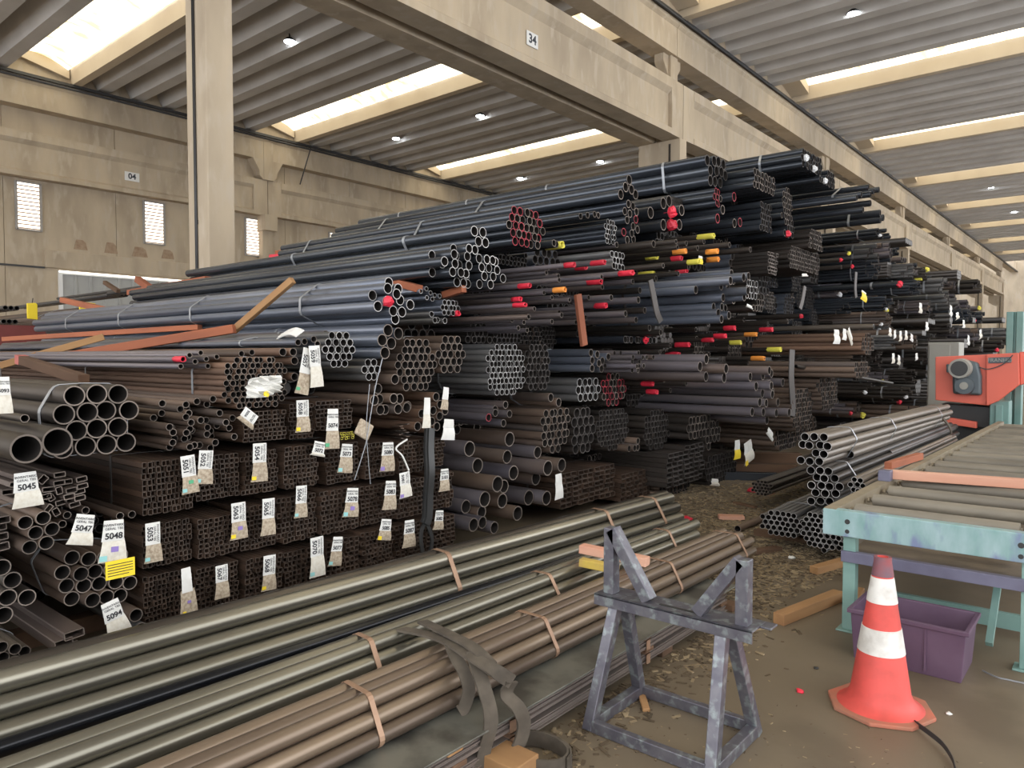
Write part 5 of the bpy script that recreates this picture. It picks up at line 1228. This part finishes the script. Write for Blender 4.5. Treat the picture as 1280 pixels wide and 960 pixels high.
TG=[(33,612,38,44,'5045','large white tag 5045 hanging before the rectangular tubes',-3.42,-2,False,'slip_white',None,.55),
(103,662,32,38,'5047','tilted white tag 5047 left of the one with a yellow slip',-3.38,14,False,'slip_white',None,.6),
(141,676,34,52,'5048','white tag 5048 with a green seal and a yellow slip below',-3.38,4,False,'slip_white',[T_,U_],.5),
(143,772,30,46,'5094','white tag 5094 tilted over the pipes at the bottom row',-3.38,-14,False,'slip_white',None,.55),
(4,494,22,46,'5093','white tag cut by the left edge, reading 93, on the wide pipes',-3.25,0,False,'slip_white',None,.5),
(236,593,21,48,'5051','left of two overlapping tags, 5051, with a green patch',-3.52,-4,True,'slip',[T_,G_],.55),
(256,584,21,42,'5052','right of two overlapping tags, 5052, on the top full row',-3.53,6,True,'slip',T_,.55),
(324,578,20,48,'5054','tag 5054 with a yellow corner, right of the overlapping pair',-3.53,2,True,'slip',Y_,.5),
(191,678,22,50,'5053','tag 5053 at the left end of the middle row of square tubes',-3.53,0,True,'slip',T_,.55),
(298,651,21,46,'5063','tag 5063 with a violet stamp and a yellow corner',-3.53,0,True,'slip',[Y_,U_],.52),
(335,646,18,46,'5065','tag 5065 right of the violet-stamped one, no colour patch',-3.53,2,True,'slip',None,.54),
(376,627,16,40,'5066','tag 5066 with a teal corner in the middle row',-3.53,3,True,'slip',T_,.55),
(277,727,18,42,'5067','tag 5067 with a folded slip in the bottom row',-3.53,0,True,'slip',None,.5),
(336,716,18,44,'5068','tag 5068 with a yellow corner in the bottom row',-3.53,3,True,'slip',Y_,.55),
(396,696,19,50,'5070','tag 5070 with a pale slip in the bottom row',-3.53,0,True,'slip_white',T_,.48),
(420,689,16,36,'5077','tag 5077 tilted, in the bottom row right of the pale slip',-3.53,10,False,'slip',T_,.5),
(310,522,24,18,'5056','tilted tag 5056 peeking out under the crumpled sheet',-3.5,38,True,'slip',None,.7),
(378,520,18,40,'5058','tag 5058 with a yellow patch under the long pair of white tags',-3.52,0,True,'slip',Y_,.52),
(415,536,18,50,'5074','tag 5074 with a green corner on a narrow brown slip',-3.50,3,False,'slip',G_,.55),
(398,561,18,18,'5072','small tag 5072 hanging at the bundle corner beside the green cornered one',-3.5,14,False,'slip_white',None,.8),
(432,573,18,36,'5073','tag 5073 hanging below the green cornered one',-3.52,8,False,'slip',T_,.45),
(484,571,18,36,'5080','tag 5080 on the top full row under the thin wire',-3.52,4,False,'slip',U_,.45),
(439,628,19,36,'5078','tag 5078 with a violet stamp in the middle row',-3.52,8,False,'slip',[T_,U_],.5),
(487,619,17,36,'5083','tag 5083 in the middle row below the thin wire end',-3.52,6,False,'slip',None,.5),
(506,606,15,32,'5081','narrow tag 5081 hanging on the white wire',-3.50,-4,True,'slip_white',U_,.5),
(481,662,17,26,'5085','tag 5085 with a round yellow dot in the bottom row',-3.52,12,False,'slip',Y_,.55),
(511,667,16,34,'5087','tag 5087 in the bottom row left of the black film strip',-3.52,3,False,'slip',None,.5),
(548,650,13,24,'5082','tag 5082 half behind the black film strip',-3.54,8,False,'slip',None,.55),
(555,600,13,28,'5101','tag 5101 right of the black film strip',-3.54,2,False,'slip',None,.5),
(394,458,16,52,'5059','right of the long pair of white tags over the brown pipes',-3.44,-4,True,'slip_white',None,.5),
(381,464,16,58,'5057','left of the long pair of white tags, 5057, tilted',-3.46,12,True,'slip',G_,.55),
(533,516,10,38,None,'left of two curled white strips on the rusty pipes',-3.44,3,False,'slip_white',None,.55),
(556,498,9,28,None,'right of two curled white strips on the rusty pipes',-3.46,8,False,'slip',None,.55),
(560,537,16,26,None,'blank white tag hanging below the curled strips',-3.46,6,False,'paper',None,.4),
(698,608,10,32,None,'tall blank white tag beside the large brown pipes',-3.5,-3,False,'paper',None,.4),
(921,562,8,24,None,'yellow-bottomed tag hanging on the dark bundle near the floor',-3.3,0,False,'sticker_yellow',None,.5),
(935,565,12,28,None,'white tag right of the yellow-bottomed one near the floor',-3.3,-12,False,'slip_white',Y_,.5),
(1045,421,8,18,None,'left of the white tags under the long pale pipe',-2.6,0,False,'paper',None,.4),
(1055,418,5,14,None,'narrow white tag right of the first under the long pale pipe',-2.6,4,False,'paper',None,.4),
(1062,419,8,10,None,'small cream tag tilted under the long pale pipe',-2.6,40,False,'slip_white',None,.5),
(962,542,9,10,None,'white square tag low on the far dark bundles',-3.1,30,False,'paper',None,.5),
(893,603,11,9,None,'cream tag lying near the floor at the pile foot',-3.35,10,False,'slip_white',None,.5),
(875,325,6,10,None,'yellow tag hanging in the mid-pile',-3.3,0,False,'sticker_yellow',None,.3),
(1079,370,7,12,None,'yellow tag hanging far in the pile',-2.75,8,False,'sticker_yellow',None,.2),
(936,383,8,4,None,'white tag by the ends of the steel-blue pipes',-2.6,8,False,'paper',None,.5),
(1005,344,8,4,None,'white tag far up in the dark bundles',-3.0,-5,False,'paper',None,.5)]
for (px,py,w,h,num,place,X,rot,vert,slip,st,split) in TG: ptag(px,py,w,h,num,place,X,-rot,vert,slip,st,split)
# far white tags
rg=random.Random(9)
for i,(a,b) in enumerate([(1112,415),(1118,418),(1125,420),(1132,419),(1139,422),(1116,448),(1123,450),(1145,446),(1150,385),(1196,395),(1204,405),(1225,418),(1210,425),(1188,388),(1158,408)]):
    ptag(a,b,rg.uniform(3,4.5),rg.uniform(8,13),None,'small pale tag hanging on the far pile' ,-2.3,rg.uniform(-10,10),False,rg.choice(['paper','slip_white','slip_white']),None,.5)['group']='pale tags on the far pile'
# extra yellow slip and seal under 5048
c=onX(151,711,-3.37); s=depth(c)/F
rt=empty('yellow_slip',c); tag(rt,'yellow printed slip hanging under the tag with the green seal','slip')
mb=MB(); mb.box(0,.002,-15*s*1.2,14*s*1.2,-11*s,12*s); mb.obj('sheet','sticker_yellow',rt)
mb=MB()
for k in range(5): mb.box(.002,.0026,-13*s*1.2,(12-4*(k==4))*s*1.2,(6.5-3.4*k)*s,(7.5-3.4*k)*s)
mb.obj('printed_lines','ink',rt,sharp=False)
# crumpled white sheet
c=onX(330,485,-3.42); s=depth(c)/F; rr=random.Random(4); n=7; v=[]; f=[]
for i in range(n+1):
    for j in range(n+1):
        v.append((rr.uniform(-.02,.02)+(.02 if (i+j)%2 else 0),(i/n-.5)*38*s*1.25,(j/n-.5)*26*s*(1-.3*abs(i/n-.4))+i/n*.02))
for i in range(n):
    for j in range(n): f.append((i*(n+1)+j,(i+1)*(n+1)+j,(i+1)*(n+1)+j+1,i*(n+1)+j+1))
mb=MB(); mb.add(v,f); o=mb.obj('paper_sheet','paper',sharp=False); o.location=c
m_=o.modifiers.new('thickness','SOLIDIFY'); m_.thickness=.002
tag(o,'crumpled white sheet with a yellow mark on the rusty bundle','sheet')
mb=MB(); mb.cyl((.02,.0,-.03),(.026,0,-.03),.016,12); st=mb.obj('sticker','sticker_yellow',o)
# plain brown slip in the bottom row
ptag(234,740,16,62,None,'long brown slip with a blue mark and yellow corner in the bottom row',-3.5,3,False,'slip',[Y_,U_],.5,1.5)
# white cloth strip on the pipes
mb=MB(); P=[onX(a,b,x) for a,b,x in ((335,432,-4.2),(345,424,-4.0),(356,417,-3.8),(366,414,-3.62),(375,417,-3.52))]
mb.ribbon(smooth(P),.06,(0,.6,.5),t=.006); o=mb.obj('cloth_strip','paper'); tag(o,'white cloth strip draped over pipes above the long white tags','cloth')
# black film strip, wires
mb=MB(); P=[onX(a,b,x) for a,b,x in ((537,535,-3.52),(536,560,-3.5),(537,590,-3.47),(535,620,-3.48),(534,645,-3.48),(531,655,-3.48))]
rt=empty('film_strip',onX(536,600,-3.48)); tag(rt,'long black plastic film strip hanging down over the square tubes','film strip')
L0=rt.location.copy()
for dx,w_,t_ in ((-.0,.075,.02),(.018,.05,.012)):
    mb=MB(); mb.ribbon([p-L0+Vector((dx,0,0)) for p in smooth(P)],w_,(0,1,.05),t=t_); mb.obj('film_fold','plastic_dark',rt)
for s_ in (-1,1):
    Q=[onX(a,b,-3.48) for a,b in ((532,652),(532+s_*5,663),(533+s_*7,675),(533+s_*5,690))]
    mb=MB(); mb.ribbon([p-L0 for p in smooth(Q)],.025,(0,.9,.3),t=.012); mb.obj('film_tail','plastic_dark',rt)
def wire(pts,X,rw,m,lab):
    P=smooth([onX(a,b,X) for a,b in pts]); mb=MB(); mb.ribbon(P,rw,(1,0,0),t=rw); o=mb.obj('wire',m); tag(o,lab,'wire')
wire([(509,549),(495,560),(503,570),(511,588)],-3.47,.008,'paper','bent white wire hanging over the square tubes')
wire([(478,448),(470,480),(463,520),(457,555),(443,600)],-3.42,.004,'strap_steel','long thin wire hanging down past the square tubes')
wire([(462,480),(458,530),(460,570),(463,605)],-3.43,.003,'strap_steel','second thin wire hanging beside the long one')
c=onX(455,537,-3.44); mb=MB(); mb.box(-.01,.01,-.055,.055,-.05,.05); o=mb.obj('crumpled_slip','slip',bevel=.01); o.location=c; o.rotation_euler=(R(-30),0,0); tag(o,'crumpled brown slip hanging on the thin wire','slip')
# bent flat bars
rb=random.Random(8)
for k in range(9):
    a=onX(465+rb.uniform(-6,6),532+k*1.6,-4.4); b=onX(505+rb.uniform(-4,6),530+k*2.6,-3.58)
    mb=MB(); mb.bar((0,0,0),b-a,.022,.004,up=(0,rb.uniform(-.4,.4),1)); o=mb.obj('flat_bar','brown_pipe'); o.location=a; tag(o,'thin rusty flat bar in the loose fan above the square tubes','flat bar','rusty flat bars')
# dark vertical dunnage straps on the pile front
for i,(pts,lab) in enumerate([([(813,350),(817,370),(821,390),(826,402)],'dark strap hanging before the steel-blue pipes'),([(990,437),(989,470),(991,505),(990,520)],'dark upright post in front of the far brown bundles'),([(1070,340),(1069,360),(1070,372)],'dark strap hanging on the far thin pipes'),([(1006,358),(1003,375),(1000,386)],'pale strap hanging in the far upper bundles')]):
    X=-2.75 if i==0 else -2.95 if i==1 else -2.7
    mb=MB(); mb.ribbon(smooth([onX(a,b,X) for a,b in pts]),.045 if i!=1 else .09,(.3,1,0),t=.012); o=mb.obj('dunnage_strap','strap_dark'); tag(o,lab,'strap')
a=onX(995,458,-3.0); b=onX(1115,479,-2.6)
o=link('steel_pipe',tube_mesh(.022,.003,(b-a).length,12,'dark_pipe','rim_dull'),None,b,(0,0,0)); d=(b-a).normalized(); o.rotation_mode='QUATERNION'; o.rotation_quaternion=Vector((1,0,0)).rotation_difference(d); tag(o,'thin dark pipe slanting down across the far brown bundles','pipe')
